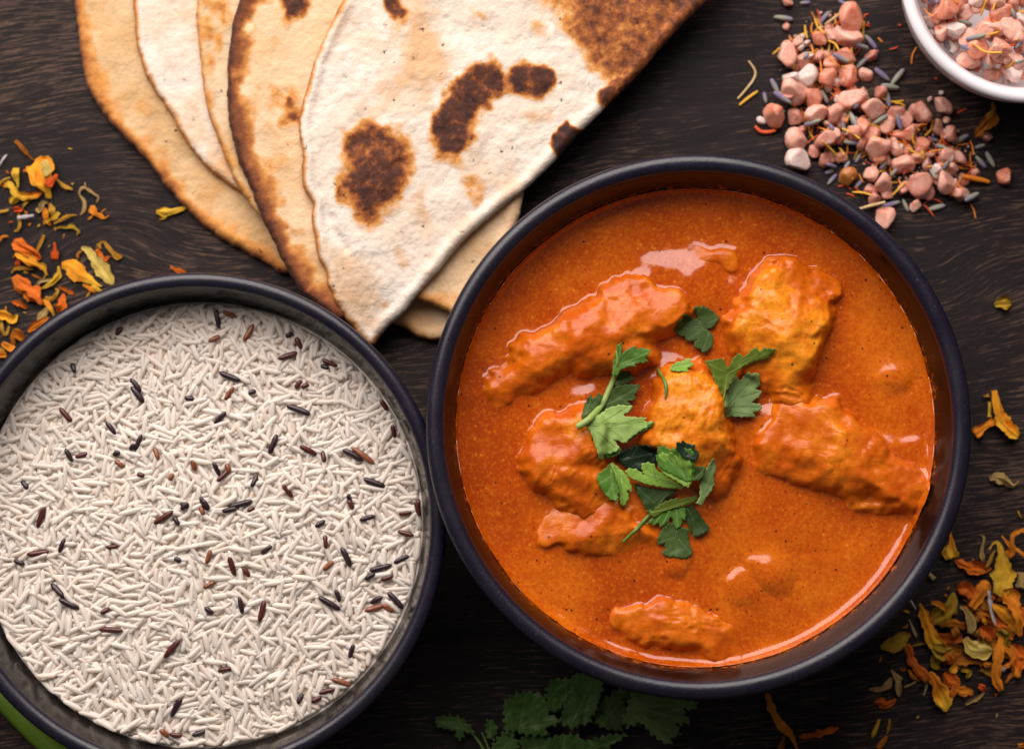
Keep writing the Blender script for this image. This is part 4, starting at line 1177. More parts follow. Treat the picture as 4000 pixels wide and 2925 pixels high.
def shifted(o, dx, dy, k=1.0): return [(x * k + dx, y * k + dy) for x, y in o]
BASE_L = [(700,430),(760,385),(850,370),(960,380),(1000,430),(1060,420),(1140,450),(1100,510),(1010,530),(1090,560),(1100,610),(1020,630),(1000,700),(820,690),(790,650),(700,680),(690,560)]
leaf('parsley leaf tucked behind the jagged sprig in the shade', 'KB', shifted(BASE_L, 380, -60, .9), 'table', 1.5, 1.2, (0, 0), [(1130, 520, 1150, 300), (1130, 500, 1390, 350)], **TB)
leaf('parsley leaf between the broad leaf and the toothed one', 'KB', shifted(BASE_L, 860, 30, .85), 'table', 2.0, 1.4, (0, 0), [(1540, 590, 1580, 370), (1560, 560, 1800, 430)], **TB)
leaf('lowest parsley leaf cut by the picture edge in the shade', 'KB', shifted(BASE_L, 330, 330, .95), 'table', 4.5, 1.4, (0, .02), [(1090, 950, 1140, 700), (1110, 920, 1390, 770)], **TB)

# ------------------------------------------------------------------ green pod beside the rice bowl
M['pod'] = mat_plain('pod_green', (.085, .16, .008), (.14, .225, .014), 40, .38, .1)
def pod():
    q = []
    for (x, y, r) in [(-420, 2380, 2.2), (-250, 2530, 3.4), (-110, 2630, 3.9), (0, 2712, 4.1), (90, 2800, 4.2), (170, 2880, 4.2), (260, 2960, 4.0), (380, 3050, 3.0), (480, 3110, 1.2)]:
        a, b = P(x, y, 5); q.append((float(a), float(b), 4.4, r))
    root = empty('green_chilli', q[4][:2] + (0,)); tag(root, 'green chilli pod on the table along the lower left of the rice bowl', 'chilli')
    child('body', tube_mesh('pod', q, M['pod'], 20, 1.5), root)
    q2 = [(q[0][0] - 16, q[0][1] + 8, 4.5, .9), (q[0][0] - 8, q[0][1] + 5, 4.6, 1.0), (q[0][0] + 1, q[0][1] - 1, 4.5, 1.6)]
    child('stalk', tube_mesh('stalk', q2, M['stem_d'], 8), root)
pod()

# ------------------------------------------------------------------ dried marigold petals
PC = {
    'or': ('orange', (.70, .20, .008), (.82, .28, .014), None), 'do': ('deep orange', (.60, .115, .006), (.74, .175, .010), None),
    'ro': ('red orange', (.60, .065, .006), (.74, .120, .010), None), 'go': ('golden orange', (.78, .27, .010), (.86, .38, .016), (.88, .46, .03)),
    'ye': ('yellow', (.66, .36, .018), (.78, .47, .04), None), 'py': ('pale yellow', (.62, .44, .09), (.76, .58, .16), None),
    'oc': ('ochre', (.44, .20, .014), (.56, .29, .03), None), 'ol': ('olive yellow', (.34, .19, .010), (.46, .28, .02), None),
    'ta': ('tan', (.40, .25, .08), (.54, .36, .14), None), 'br': ('rusty brown', (.36, .105, .007), (.52, .17, .012), None),
    'yo': ('yellow to orange', (.72, .40, .025), (.80, .46, .04), (.76, .20, .01)), 'oy': ("yellow tipped orange", (.72, .22, .010), (.80, .28, .014), (.84, .48, .03)),
    'wh': ('white', (.62, .55, .54), (.74, .68, .68), None), 'st': ('straw coloured', (.50, .36, .17), (.62, .46, .24), None),
}
PM = {k: mat_petal('petal_' + v[0].replace(' ', '_'), v[1], v[2], v[3]) for k, v in PC.items()}
def ribbon(c, pts, col, z0=.2, lift=1.0, cup=.35, seed=0, wr=.46):
    k = CROPS[c][2] * scale_at(2)
    q = np.array([(*[float(v) for v in W(c, x, y, 2.0 + z0)], w * k) for x, y, w in pts])
    q = catmull(q, .55)
    q[:, 2] = np.maximum(q[:, 2], .16)
    n = len(q)
    tn = np.gradient(q[:, :2], axis=0); tn /= np.linalg.norm(tn, axis=1)[:, None] + 1e-9
    nr = np.column_stack([-tn[:, 1], tn[:, 0]])
    wmax = q[:, 2].max()
    M_ = 5 if wmax < .7 else (9 if wmax < 2 else 13)
    u = np.linspace(-1, 1, M_)
    s = np.linspace(0, 1, n)
    ragged = 1 + .30 * vnoise(s * n * .33, np.zeros(n), seed + 3) + .16 * vnoise(s * n * .9, np.zeros(n), seed + 4)
    X = q[:, 0][:, None] + nr[:, 0][:, None] * q[:, 2][:, None] * u[None] * ragged[:, None]
    Y = q[:, 1][:, None] + nr[:, 1][:, None] * q[:, 2][:, None] * u[None] * ragged[:, None]
    Lr = n * .55
    arch = np.sin(s * math.pi) * .5 + .5 * (vnoise(s * 3.1, s * 0 + 4.2, seed + 9) + .4)
    wv = q[:, 2][:, None]
    if wmax < .7:       # a thin rolled floret: nearly round
        top = np.sqrt(np.clip(1 - u[None] ** 2, 0, 1)) * wv * .85
        Z = lift * arch[:, None] + top * .6
        th = top * 1.3
    else:
        sg = 1 if (seed % 3) else -1
        Z = lift * arch[:, None] + sg * cup * wv * (u[None] ** 2) + wr * wv * (1.3 * vnoise(u[None] * 2.2 + seed, s[:, None] * Lr * .12, seed + 5) + .7 * vnoise(u[None] * 4.5 + .4 * np.sin(s[:, None] * 7), s[:, None] * Lr * .3, seed + 6))
        th = np.full_like(Z, .13)
    Z = Z - (Z - th).min() + z0
    V = np.vstack([np.column_stack([X.ravel(), Y.ravel(), Z.ravel()]), np.column_stack([X.ravel(), Y.ravel(), (Z - th).ravel()])])
    i = np.arange(n * M_).reshape(n, M_); o = n * M_
    F = []
    for a in range(n - 1):
        for b in range(M_ - 1):
            F.append((i[a, b], i[a + 1, b], i[a + 1, b + 1], i[a, b + 1])[::-1]); F.append((o + i[a, b], o + i[a + 1, b], o + i[a + 1, b + 1], o + i[a, b + 1]))
        F.append((i[a, 0], i[a + 1, 0], o + i[a + 1, 0], o + i[a, 0])[::-1]); F.append((i[a, -1], i[a + 1, -1], o + i[a + 1, -1], o + i[a, -1]))
    for b in range(M_ - 1):
        F.append((i[0, b], i[0, b + 1], o + i[0, b + 1], o + i[0, b])[::-1]); F.append((i[-1, b], i[-1, b + 1], o + i[-1, b + 1], o + i[-1, b]))
    me = build_mesh('petal', V, [f[::-1] for f in F], True, PM[col])
    S_ = np.repeat(s, M_); U_ = np.tile(u, n)
    add_attr(me, 'along', np.concatenate([S_, S_])); add_attr(me, 'across', np.concatenate([U_, U_]))
    return me, (float(X.mean()), float(Y.mean()), 0.0), wmax, Lr
_ps = [100]
def place_of(sx, sy):
    if sx < 700:
        if sy < 720: return "beside the round bud"
        if sy < 920: return "under the round bud"
        if sy < 1120: return "in the left scatter"
        if sy < 1260: return 'close above the rice bowl'
        return "at the left picture edge"
    if sy < 1800: return "right of the curry bowl"
    if sy < 2230: return "atop the right pile"
    if sx < 3000: return "below the curry bowl"
    if sx < 3580: return "left of the right pile"
    if sy < 2420: return "high in the right pile"
    if sy < 2640: return "low in the right pile"
    return "below the right pile"
def petal(c, col, *pts, z=.2, lift=1.0, cup=.35, wr=.46, extra=None):
    _ps[0] += 1
    me, ctr, wm, L = ribbon(c, pts, col, z, lift, cup, _ps[0], wr)
    if extra:
        o = empty('marigold_bud', ctr); child('petal', me, o)
        for (c2_, col2, pts2, z2) in extra:
            _ps[0] += 1
            m2, _, _, _ = ribbon(c2_, pts2, col2, z2, .6, cup, _ps[0], wr); child('petal_fold', m2, o)
    else:
        o = link('marigold_petal' if wm > .62 else 'marigold_floret', me)
    mid = pts[len(pts) // 2]; sx, sy = [float(v) for v in S(c, mid[0], mid[1])]
    shape = 'bud' if extra else ('curled floret' if wm < .62 else ('narrow petal' if wm < 1.1 else 'petal'))
    if col == 'wh' or col == 'st': shape = 'splinter'
    later_label(o, PC[col][0] + (' dried marigold ' if shape != 'splinter' else ' dry ') + shape + ' ' + place_of(sx, sy), sx, sy, 'petal', 'dried marigold petals on the table')
    return o
# left scatter
petal('A', 'br', (225,190,30),(300,260,38),(370,340,32),(430,410,24),(480,470,16),(535,515,9), lift=1.2)
petal('A', 'go', (600,475,50),(650,560,170),(660,680,232),(668,800,205),(715,905,125),(760,1030,72),(770,1130,45), lift=2.2, cup=-.28, wr=.34, extra=[('A', 'ro', [(905,735,12),(850,800,55),(770,870,75),(690,905,30)], 3.0), ('A', 'py', [(690,520,40),(720,600,70),(725,690,65),(710,790,20)], 3.4)])
petal('A', 'ye', (240,640,60),(245,720,56),(255,800,46),(275,890,25),(272,975,13))
petal('A', 'oc', (-60,920,22),(0,870,25),(60,830,22),(150,790,16))
petal('A', 'yo', (35,945,25),(110,885,50),(190,950,60),(235,1040,62),(330,1090,66),(430,1100,55),(530,1090,48),(620,1050,40),(690,1000,12), lift=1.8)
petal('A', 'ye', (300,1080,40),(240,1120,62),(190,1160,60),(165,1225,20))
petal('A', 'oc', (340,1285,14),(400,1205,25),(460,1150,20))
petal('A', 'ro', (200,1310,30),(260,1300,58),(320,1310,42),(350,1285,14))
petal('A', 'oc', (280,1360,16),(300,1480,22),(308,1570,24),(270,1640,20),(200,1655,12), lift=1.4)
petal('A', 'wh', (258,1438,24),(390,1420,30),(524,1400,22), z=1.6, lift=.2)
petal('A', 'ye', (-40,1350,25),(60,1335,25),(122,1312,16))
petal('A', 'do', (112,1518,10),(150,1510,14),(195,1502,9))
petal('A', 'ta', (585,1275,25),(620,1325,52),(660,1250,50),(690,1190,35),(740,1190,18),(757,1225,8))
petal('A', 'or', (715,1280,18),(725,1380,36),(745,1480,42),(805,1565,22))
petal('A', 'oc', (785,1205,18),(810,1280,50),(840,1360,50),(830,1425,22))
petal('A', 'ye', (675,1520,26),(780,1470,35),(880,1420,42),(935,1350,22), z=.8)
petal('A', 'oc', (845,1535,16),(950,1490,25),(1060,1430,26),(1150,1400,25),(1222,1400,14))
petal('A', 'oc', (885,810,13),(960,880,25),(1030,940,36),(1100,960,42),(1160,985,18))
petal('A', 'ta', (1275,1395,9),(1330,1330,22),(1350,1240,33),(1340,1160,25),(1290,1100,22),(1265,1040,20),(1300,970,22),(1360,960,25),(1430,1000,22),(1510,1060,20),(1572,1110,18),(1538,1195,11), lift=1.6)
petal('A', 'ta', (1350,865,8),(1356,940,14))
petal('A', 'or', (1480,1240,38),(1488,1320,56),(1520,1370,45),(1600,1400,30),(1670,1445,22),(1745,1400,10))
petal('A', 'ol', (875,1612,12),(960,1588,18),(1050,1600,20),(1140,1570,36),(1200,1610,30),(1250,1650,26),(1268,1710,12))
petal('A', 'wh', (-30,600,12),(30,500,15),(85,415,13))
petal('H', 'ye', (1005,618,10),(1060,622,28),(1110,618,22),(1200,592,8)); petal('H', 'ol', (1020,668,6),(1070,645,15),(1115,618,9))
petal('H', 'do', (1095,972,5),(1130,995,15),(1170,1005,15),(1198,1016,5))
petal('B', 'or', (-30,150,20),(0,100,20),(35,70,22),(95,72,12))
petal('B', 'do', (165,140,45),(240,180,82),(330,240,78),(420,300,62),(515,365,20), lift=1.5)
petal('B', 'go', (185,285,22),(270,320,60),(370,370,66),(460,430,50),(550,470,45),(588,575,12), z=1.6, lift=1.0)
petal('B', 'ro', (220,375,28),(212,465,32))
petal('B', 'oc', (128,548,9),(170,490,20),(260,480,26),(340,485,26),(425,500,9))
petal('B', 'ol', (295,530,14),(355,548,16)); petal('B', 'br', (395,560,10),(450,590,16),(512,610,10))
petal('B', 'oc', (552,50,26),(510,160,28),(470,250,25),(442,305,11), z=.8)
petal('B', 'ro', (695,150,12),(700,230,26),(700,300,50),(695,372,64), wr=.2)
petal('B', 'do', (185,590,38),(250,680,92),(350,760,104),(430,820,98),(500,900,52),(545,965,18), lift=1.8, wr=.36); petal('B', 'or', (285,770,30),(345,850,52),(370,905,12), z=.4)
petal('B', 'do', (138,912,14),(210,930,46),(270,950,46),(335,1005,10))
petal('B', 'ye', (512,748,7),(590,715,25),(680,650,40),(740,570,42),(746,500,22),(738,455,14))
petal('B', 'ta', (455,695,13),(520,650,28),(590,640,24),(645,620,9))
petal('B', 'oc', (565,855,18),(640,880,26),(710,840,22),(742,780,20),(706,748,12), lift=1.6)
petal('B', 'go', (540,885,24),(610,950,28),(660,1030,26),(692,1115,11))
petal('B', 'do', (745,722,18),(820,750,30),(890,790,30),(944,806,11))
petal('B', 'do', (812,812,22),(800,900,62),(800,985,78),(735,1080,28), lift=1.6); petal('B', 'br', (672,962,10),(740,955,14))
petal('B', 'go', (780,440,40),(890,455,98),(1020,560,98),(1140,630,66),(1230,690,25),(1305,712,7), lift=1.2, cup=-.22, wr=.16)
petal('B', 'py', (1040,215,18),(1125,250,50),(1200,350,76),(1290,470,82),(1370,580,86),(1420,660,48),(1432,702,10), lift=.8, cup=.2, wr=.16)
petal('B', 'br', (995,360,15),(990,300,18),(1045,252,12))
petal('B', 'do', (1235,235,22),(1290,310,30),(1330,370,32),(1400,325,12))
petal('B', 'oc', (1292,235,13),(1268,170,18),(1320,130,22),(1380,200,28),(1450,280,34),(1510,330,36),(1568,328,12), lift=1.5)
petal('B', 'or', (1055,695,18),(1150,740,36),(1225,795,30)); petal('B', 'ye', (1165,695,14),(1240,750,26),(1320,795,11))
petal('B', 'oc', (1088,885,9),(1142,795,14))
petal('B', 'ta', (478,1185,18),(520,1110,46),(570,1040,36),(602,985,12))
petal('B', 'or', (340,1300,24),(430,1240,52),(520,1190,46),(615,1115,12))
petal('B', 'go', (-60,1070,40),(0,1080,48),(80,1100,62),(150,1150,62),(212,1085,15)); petal('B', 'oc', (60,972,9),(64,1045,12))
petal('B', 'oc', (0,1170,18),(18,1280,20),(60,1340,18),(105,1225,12))
petal('B', 'or', (160,1470,20),(160,1370,26),(200,1308,36),(250,1350,52),(300,1410,32), lift=2.0)
petal('B', 'or', (15,1445,22),(100,1500,46),(185,1525,36)); petal('B', 'oc', (-30,1530,28),(55,1540,18)); petal('B', 'or', (-20,1600,42),(70,1600,36))
# right of the curry bowl
petal('F', 'ol', (478,318,14),(510,300,34),(545,300,40),(585,300,18), lift=1.5, cup=-.4)
petal('F', 'go', (468,868,22),(480,950,28),(515,1050,50),(565,1120,58),(628,1165,14), lift=1.6); petal('F', 'or', (485,1058,20),(420,1090,23),(342,1145,30), z=.4); petal('F', 'oc', (405,905,9),(445,898,15)); petal('F', 'ye', (446,940,10),(444,1040,12))
petal('F', 'ta', (445,1440,16),(495,1430,44),(545,1450,28),(595,1482,10),(634,1452,5), lift=1.5, cup=-.4)
# right pile, bottom pieces first
for i in range(20):
    ex, ey = rng.uniform(590, 1120), rng.uniform(640, 1130); a = rng.random() * 6.28; L = rng.uniform(45, 85); w_ = rng.uniform(14, 30); b_ = a + rng.normal() * .6
    petal('E', str(rng.choice(['or', 'do', 'go', 'br', 'or', 'ol'])), (ex, ey, w_ * .4), (ex + L * math.cos(a) * .45, ey + L * math.sin(a) * .45, w_), (ex + L * (math.cos(a) + math.cos(b_)) * .45, ey + L * (math.sin(a) + math.sin(b_)) * .45, w_ * .8), (ex + L * (math.cos(a) + 2 * math.cos(b_)) * .45, ey + L * (math.sin(a) + 2 * math.sin(b_)) * .45, w_ * .25), z=float(rng.uniform(.2, 1.2)), lift=2.0)
petal('E', 'br', (700,1095,26),(790,1090,32),(870,1098,28)); petal('E', 'br', (600,880,14),(660,860,26),(720,870,30),(775,882,14), z=1.0, lift=2); petal('E', 'do', (590,935,16),(660,960,32),(745,950,24), z=.6); petal('E', 'br', (640,1000,18),(700,1030,42),(745,1055,14), z=.6)
petal('E', 'br', (840,960,30),(930,1000,40),(1010,1040,36),(1110,1060,30), z=.3); petal('E', 'do', (900,820,26),(980,860,40),(1080,930,40), z=.3); petal('E', 'br', (760,700,20),(860,760,40),(960,800,34), z=.3); petal('E', 'ol', (940,900,20),(1010,950,26),(1040,1010,18), z=1.2); petal('E', 'oc', (860,1150,10),(920,1180,14),(940,1150,10)); petal('E', 'ol', (985,890,12),(1030,930,16),(1000,1000,12), z=2.0, lift=1.8)
petal('E', 'oc', (655,1095,11),(740,1135,16)); petal('E', 'ol', (740,1150,16),(790,1165,18),(765,1205,8))
petal('E', 'go', (474,735,8),(500,800,29),(530,890,36),(560,970,42),(625,1002,18), lift=1.8, z=.6)
petal('E', 'ol', (692,665,7),(672,740,40),(640,790,62),(600,820,52),(555,865,22), lift=1.5, z=1.0); petal('E', 'or', (550,728,9),(600,740,19),(645,785,13), z=3.0)
petal('E', 'do', (715,650,22),(780,640,46),(805,705,34), lift=1.5, z=.6); petal('E', 'or', (800,765,22),(850,690,36),(890,615,34),(925,655,16), lift=2, z=1.4)
petal('E', 'ta', (735,755,8),(780,800,20),(800,870,37),(788,925,18), z=3.2); petal('E', 'do', (855,890,18),(905,920,52),(935,965,34), z=2.4); petal('E', 'py', (760,955,24),(800,1010,52),(860,1030,56),(945,1030,13), z=1.6, lift=1.4, cup=-.3)
petal('E', 'ol', (555,1010,18),(610,1040,56),(645,1040,42),(685,1020,9), z=.8); petal('E', 'ol', (585,1055,30),(575,1120,26),(602,1148,7))
petal('E', 'or', (990,950,16),(970,1050,29),(960,1130,31),(960,1210,37),(992,1285,13), lift=2.2, z=2.2); petal('E', 'or', (990,1000,13),(1060,1060,17),(1050,1110,15),(995,1142,11), z=2.0)
petal('E', 'or', (1000,655,22),(1050,700,56),(1080,790,42),(1100,880,26),(1112,945,9), z=3.0, lift=2.0); petal('E', 'go', (925,740,17),(1000,790,36),(1060,850,31),(1115,935,11), z=2.2); petal('E', 'do', (1060,1000,28),(1100,1060,42),(1090,1150,36),(1095,1205,9), z=1.2); petal('E', 'ta', (1122,540,30),(1115,640,34), z=2.0); petal('E', 'do', (1140,760,40),(1130,880,40), z=1.4)
petal('C', 'wh', (1165,1130,18),(1175,1220,28),(1185,1300,30),(1190,1400,20),(1240,1560,18),(1270,1640,10), z=4.2, lift=.5)
petal('C', 'oy', (588,222,9),(615,360,25),(622,450,62),(605,560,112),(630,665,80), lift=1.5); petal('C', 'ye', (465,490,20),(510,560,60),(585,650,38), z=.4)
petal('C', 'do', (670,695,18),(780,740,62),(900,790,88),(1020,800,82),(1130,820,46),(1195,800,13), lift=1.4)
petal('C', 'ta', (1032,318,9),(1092,360,18),(1080,450,18),(1060,550,30),(1065,650,46),(1082,715,24))
petal('C', 'ye', (1165,545,12),(1225,450,18),(1280,430,22),(1320,490,34),(1340,600,58),(1360,750,118),(1370,900,185),(1360,1050,172),(1290,1195,55), z=3.0, lift=1.6, cup=-.15, wr=.14)
petal('C', 'oc', (1125,805,18),(1170,720,25),(1210,620,26),(1255,550,12), z=2.0)
petal('C', 'or', (1350,340,13),(1430,440,26),(1500,510,42),(1450,570,40),(1390,580,22), z=3.4); petal('C', 'or', (1450,650,28),(1500,570,34),(1485,430,28),(1490,330,30),(1550,290,32),(1700,250,30), z=4.0, lift=2); petal('C', 'or', (1530,505,26),(1600,570,26),(1700,650,22), z=3.6)
petal('C', 'oc', (1588,-20,12),(1602,50,15),(1645,90,7)); petal('C', 'st', (235,842,20),(380,955,22)); petal('C', 'wh', (-20,1180,7),(50,1290,12),(122,1398,10))
petal('D', 'ol', (285,405,18),(390,375,95),(470,360,112),(560,285,72),(660,245,11), lift=1.2, wr=.2)
petal('D', 'do', (595,375,35),(640,440,52),(670,560,52),(740,670,56),(820,740,52),(852,830,16), lift=1.8, z=.4); petal('D', 'br', (645,680,18),(680,760,22),(745,795,10))
petal('D', 'oy', (885,700,18),(930,770,56),(1000,900,88),(1050,1010,108),(1080,1110,72),(1085,1195,18), lift=1.6, z=.8, cup=-.2)
petal('D', 'do', (1075,715,24),(1150,800,78),(1220,860,72),(1155,1010,32), lift=1.6, z=.5); petal('D', 'or', (1205,895,20),(1300,940,66),(1380,940,56),(1435,995,12))
petal('D', 'ta', (155,918,13),(280,920,36),(370,860,42),(425,775,20)); petal('D', 'ta', (425,680,9),(480,760,36),(545,815,40), z=.6); petal('D', 'ta', (505,820,34),(510,920,46),(522,1010,10), z=1.0); petal('D', 'ta', (585,892,13),(660,860,12),(745,815,5))
petal('D', 'do', (208,1085,13),(290,1080,56),(350,1110,42),(440,1070,42),(480,1035,13))
petal('D', 'ye', (278,1285,12),(240,1380,22),(200,1470,27),(193,1525,9)); petal('D', 'ol', (402,1285,9),(390,1390,20),(373,1475,10)); petal('D', 'br', (372,1498,14),(320,1570,36),(250,1650,20))
petal('D', 'ro', (1495,875,24),(1550,900,46),(1575,955,16)); petal('D', 'ta', (1572,955,12),(1500,1020,20),(1400,1070,26),(1335,1105,16))
petal('D', 'st', (872,845,14),(820,995,11)); petal('D', 'st', (645,65,9),(690,170,14),(738,275,13)); petal('D', 'oc', (675,392,9),(780,365,15),(865,350,10)); petal('D', 'or', (1985,1615,18),(2060,1600,28)); petal('D', 'wh', (1775,640,14),(1800,670,26),(1795,710,10), z=2)
petal('D', 'br', (1830,850,10),(1890,760,22),(1950,720,18)); petal('D', 'or', (1915,640,30),(1965,690,52),(1995,780,14), z=1)
petal('J', 'or', (1437,622,5),(1455,690,17),(1490,750,18),(1530,790,12),(1557,848,5)); petal('J', 'br', (1505,795,8),(1488,850,12)); petal('J', 'do', (1565,800,5),(1620,792,14),(1680,775,13),(1724,764,5)); petal('J', 'st', (2068,128,8),(2108,165,8))

# ------------------------------------------------------------------ pink salt, lavender and saffron coloured threads
M['salt'] = {'pink': mat_salt('salt_pink', (.84, .37, .26), (.92, .55, .43)), 'coral': mat_salt('salt_coral', (.80, .25, .14), (.90, .41, .27)),
             'pale': mat_salt('salt_pale', (.82, .60, .53), (.90, .75, .69)), 'rose': mat_salt('salt_rose', (.64, .24, .165), (.78, .38, .285)), 'amber': mat_salt('salt_amber', (.45, .13, .02), (.60, .24, .05))}
def salt_var(seed, sub=4):
    r = np.random.default_rng(seed)
    bm = bmesh.new(); bmesh.ops.create_icosphere(bm, subdivisions=sub, radius=1.0)
    V = np.array([v.co[:] for v in bm.verts]); F = [[v.index for v in f.verts] for f in bm.faces]; bm.free()
    nrm = r.normal(size=(10, 3)); nrm /= np.linalg.norm(nrm, axis=1)[:, None]
    dist = r.uniform(.50, .92, 10)
    dots = V @ nrm.T
    rad = np.where(dots > .05, dist / np.maximum(dots, .05), 9)
    k = 70.0
    rr = -np.log(np.exp(-k * np.minimum(rad, 3)).sum(1) + np.exp(-k * 1.0)) / k
    rr = rr + .03 * fbm(V[:, 0] * 5 + seed, V[:, 1] * 5 + V[:, 2] * 4, seed, 3)
    V = V * rr[:, None] * np.array([1.30, 1.05, .85]) * r.uniform(.86, 1.18, 3)
    return V, F
SV_ = [salt_var(s) for s in range(11, 23)]
SMALL = [salt_var(s, 2) for s in range(31, 37)]
SALT_ME = {(i, c): build_mesh('salt_crystal', SV_[i][0] * 1000, SV_[i][1], True, m) for i in range(len(SV_)) for c, m in M['salt'].items()}
M['lav'] = mat_lavender()
def lav_mesh():
    V = []; F = []; seg = 12
    prof = [(-2.9, .12), (-2.6, .42), (-1.8, .62), (-.6, .78), (.6, .80), (1.6, .70), (2.3, .62), (2.7, .42), (2.9, .2)]
    for x, r in prof:
        for k in range(seg):
            a = 2 * math.pi * k / seg; q = r * (1 + .13 * (-1) ** k)
            V.append((x, q * math.cos(a), q * math.sin(a)))
    n = len(V); V += [(-3.0, 0, 0), (2.75, 0, 0)]
    for i in range(len(prof) - 1):
        for k in range(seg):
            l = (k + 1) % seg; F.append((i * seg + k, i * seg + l, (i + 1) * seg + l, (i + 1) * seg + k))
    for k in range(seg):
        l = (k + 1) % seg; F.append((n, l, k)); F.append((n + 1, (len(prof) - 1) * seg + k, (len(prof) - 1) * seg + l))
    return build_mesh('lavender_bud', np.array(V), F, True, M['lav'])
LAV = lav_mesh()
TC = {'y': ('yellow', (.62, .30, .012), (.76, .42, .03)), 'o': ('orange', (.66, .17, .008), (.78, .26, .012)), 'r': ('red', (.50, .045, .008), (.66, .09, .012)), 's': ('straw coloured', (.50, .34, .15), (.62, .44, .22))}
TM = {k: mat_plain('thread_' + v[0].replace(' ', '_'), v[1], v[2], 500, .55) for k, v in TC.items()}

g_h = .5
hx0, hy0 = [float(v) for v in W('G', 0, 1650, 0)]; hx1, hy1 = [float(v) for v in W('G', 2203, 0, 0)]
hx0 -= 10; hy0 -= 10; hx1 += 70; hy1 += 60
HMn = (int((hy1 - hy0) / g_h), int((hx1 - hx0) / g_h))
HM = np.zeros(HMn)
hX, hY = np.meshgrid(hx0 + (np.arange(HMn[1]) + .5) * g_h, hy0 + (np.arange(HMn[0]) + .5) * g_h)
wr_ = np.hypot(hX - wbx, hY - wby)
HM[wr_ < WRS] = (ZW - 4.5 + 2.4 * (1 - (wr_ / WRS) ** 2))[wr_ < WRS]
def hm_patch(x, y, r):
    i0, i1 = max(0, int((x - r - hx0) / g_h)), int((x + r - hx0) / g_h) + 1
    j0, j1 = max(0, int((y - r - hy0) / g_h)), int((y + r - hy0) / g_h) + 1
    return HM[j0:j1, i0:i1], hX[j0:j1, i0:i1] - x, hY[j0:j1, i0:i1] - y
SIZ = [(3.6, 'large'), (2.4, 'medium'), (0, 'small')]
def salt_place(gx, gy, bowl_):
    if bowl_: return "by the white bowl's rim" if gx < 1760 else ('low in the white bowl' if gy > 330 else 'high in the white bowl')
    if gy < 420: return "at the spill's upper end"
    if gx < 640: return "at the spill's outer edge"
    if gy < 800: return "in the spill's upper part"
    if gx > 1500: return "by the white bowl"
    if gy > 1330: return "along the spill's lower edge"
    if gy < 1080: return 'in the heart of the spill'
    return "in the spill's lower part"
def salt(gx, gy, rpx, c, zg=None):
    bowl_ = float(np.hypot(*(np.array(W('G', gx, gy, ZW)) - np.array([wbx, wby])))) < WRS - .5
    z_ = ZW if bowl_ else 3.0
    x, y = [float(v) for v in W('G', gx, gy, z_)]
    r = rpx * CROPS['G'][2] * scale_at(z_)
    h, X, Y = hm_patch(x, y, r)
    if h.size == 0: return
    d2 = (X ** 2 + Y ** 2) / (r * r)
    m = d2 < .7
    hb = float(np.mean(h[m])) if m.any() else float(h.mean())
    hz = r * .68
    z = hb + hz * .82
    top = z + hz * np.sqrt(np.clip(1 - d2, 0, 1)) * .9; up = (d2 < 1) & (top > h); h[up] = top[up]
    i = int(rng.integers(len(SV_)))
    o = bpy.data.objects.new('salt_crystal', SALT_ME[(i, c)])
    o.location = (x * MM, y * MM, z * MM)
    o.rotation_euler = (rng.normal() * .35, rng.normal() * .35, rng.random() * 6.28)
    s = r * MM * 1.04; o.scale = (s * rng.uniform(.92, 1.08), s * rng.uniform(.92, 1.08), s)
    COL.objects.link(o)
    w = next(n for t, n in SIZ if r >= t)
    later_label(o, w + ' ' + {'pink': 'pink', 'coral': 'coral pink', 'pale': 'pale pink', 'rose': 'dusky rose', 'amber': 'amber stained'}[c] + ' salt crystal ' + salt_place(gx, gy, bowl_), gx, gy, 'salt', 'pink salt crystals')
def rest(x, y, L, a, r):
    t = np.linspace(-.5, .5, 9) * L
    ix = np.clip(((x + t * math.cos(a) - hx0) / g_h).astype(int), 0, HMn[1] - 1); iy = np.clip(((y + t * math.sin(a) - hy0) / g_h).astype(int), 0, HMn[0] - 1)
    h = HM[iy, ix]; bs = np.linspace(-.5, .5, 11)
    A = (h[None] - bs[:, None] * t[None]).max(1) + np.abs(bs) * .3
    j = int(A.argmin()); return float((h - bs[j] * t).max()) - .25 + r, float(bs[j]), h, ix, iy
def orient(o, x, y, z, a, b, s):
    d = Vector((math.cos(a), math.sin(a), b)).normalized(); sd = Vector((-math.sin(a), math.cos(a), 0)); up = d.cross(sd)
    Mx = Matrix.Identity(4)
    for i in range(3):
        Mx[i][0] = d[i] * s[0]; Mx[i][1] = sd[i] * s[1]; Mx[i][2] = up[i] * s[2]; Mx[i][3] = (x, y, z)[i] * MM
    o.matrix_world = Mx
def lav(x1, y1, x2, y2):
    if rng.random() < .5: x1, y1, x2, y2 = x2, y2, x1, y1
    gx, gy = (x1 + x2) / 2, (y1 + y2) / 2
    bowl_ = float(np.hypot(*(np.array(W('G', gx, gy, ZW)) - np.array([wbx, wby])))) < WRS
    z_ = ZW if bowl_ else 3
    (a1, b1), (a2, b2) = W('G', x1, y1, z_), W('G', x2, y2, z_)
    x, y = float(a1 + a2) / 2, float(b1 + b2) / 2; L = math.hypot(a2 - a1, b2 - b1); a = math.atan2(b2 - b1, a2 - a1)
    w = min(1.15, max(.8, L / 5.6))
    z, b, h, ix, iy = rest(x, y, L, a, .72 * w)
    HM[iy, ix] = np.maximum(HM[iy, ix], z + .5)
    o = bpy.data.objects.new('lavender_bud', LAV); COL.objects.link(o)
    orient(o, x, y, z, a, b, (L / 5.8, w, w))
    later_label(o, 'dried lavender bud ' + salt_place(gx, gy, bowl_), gx, gy, 'lavender', 'dried lavender buds')
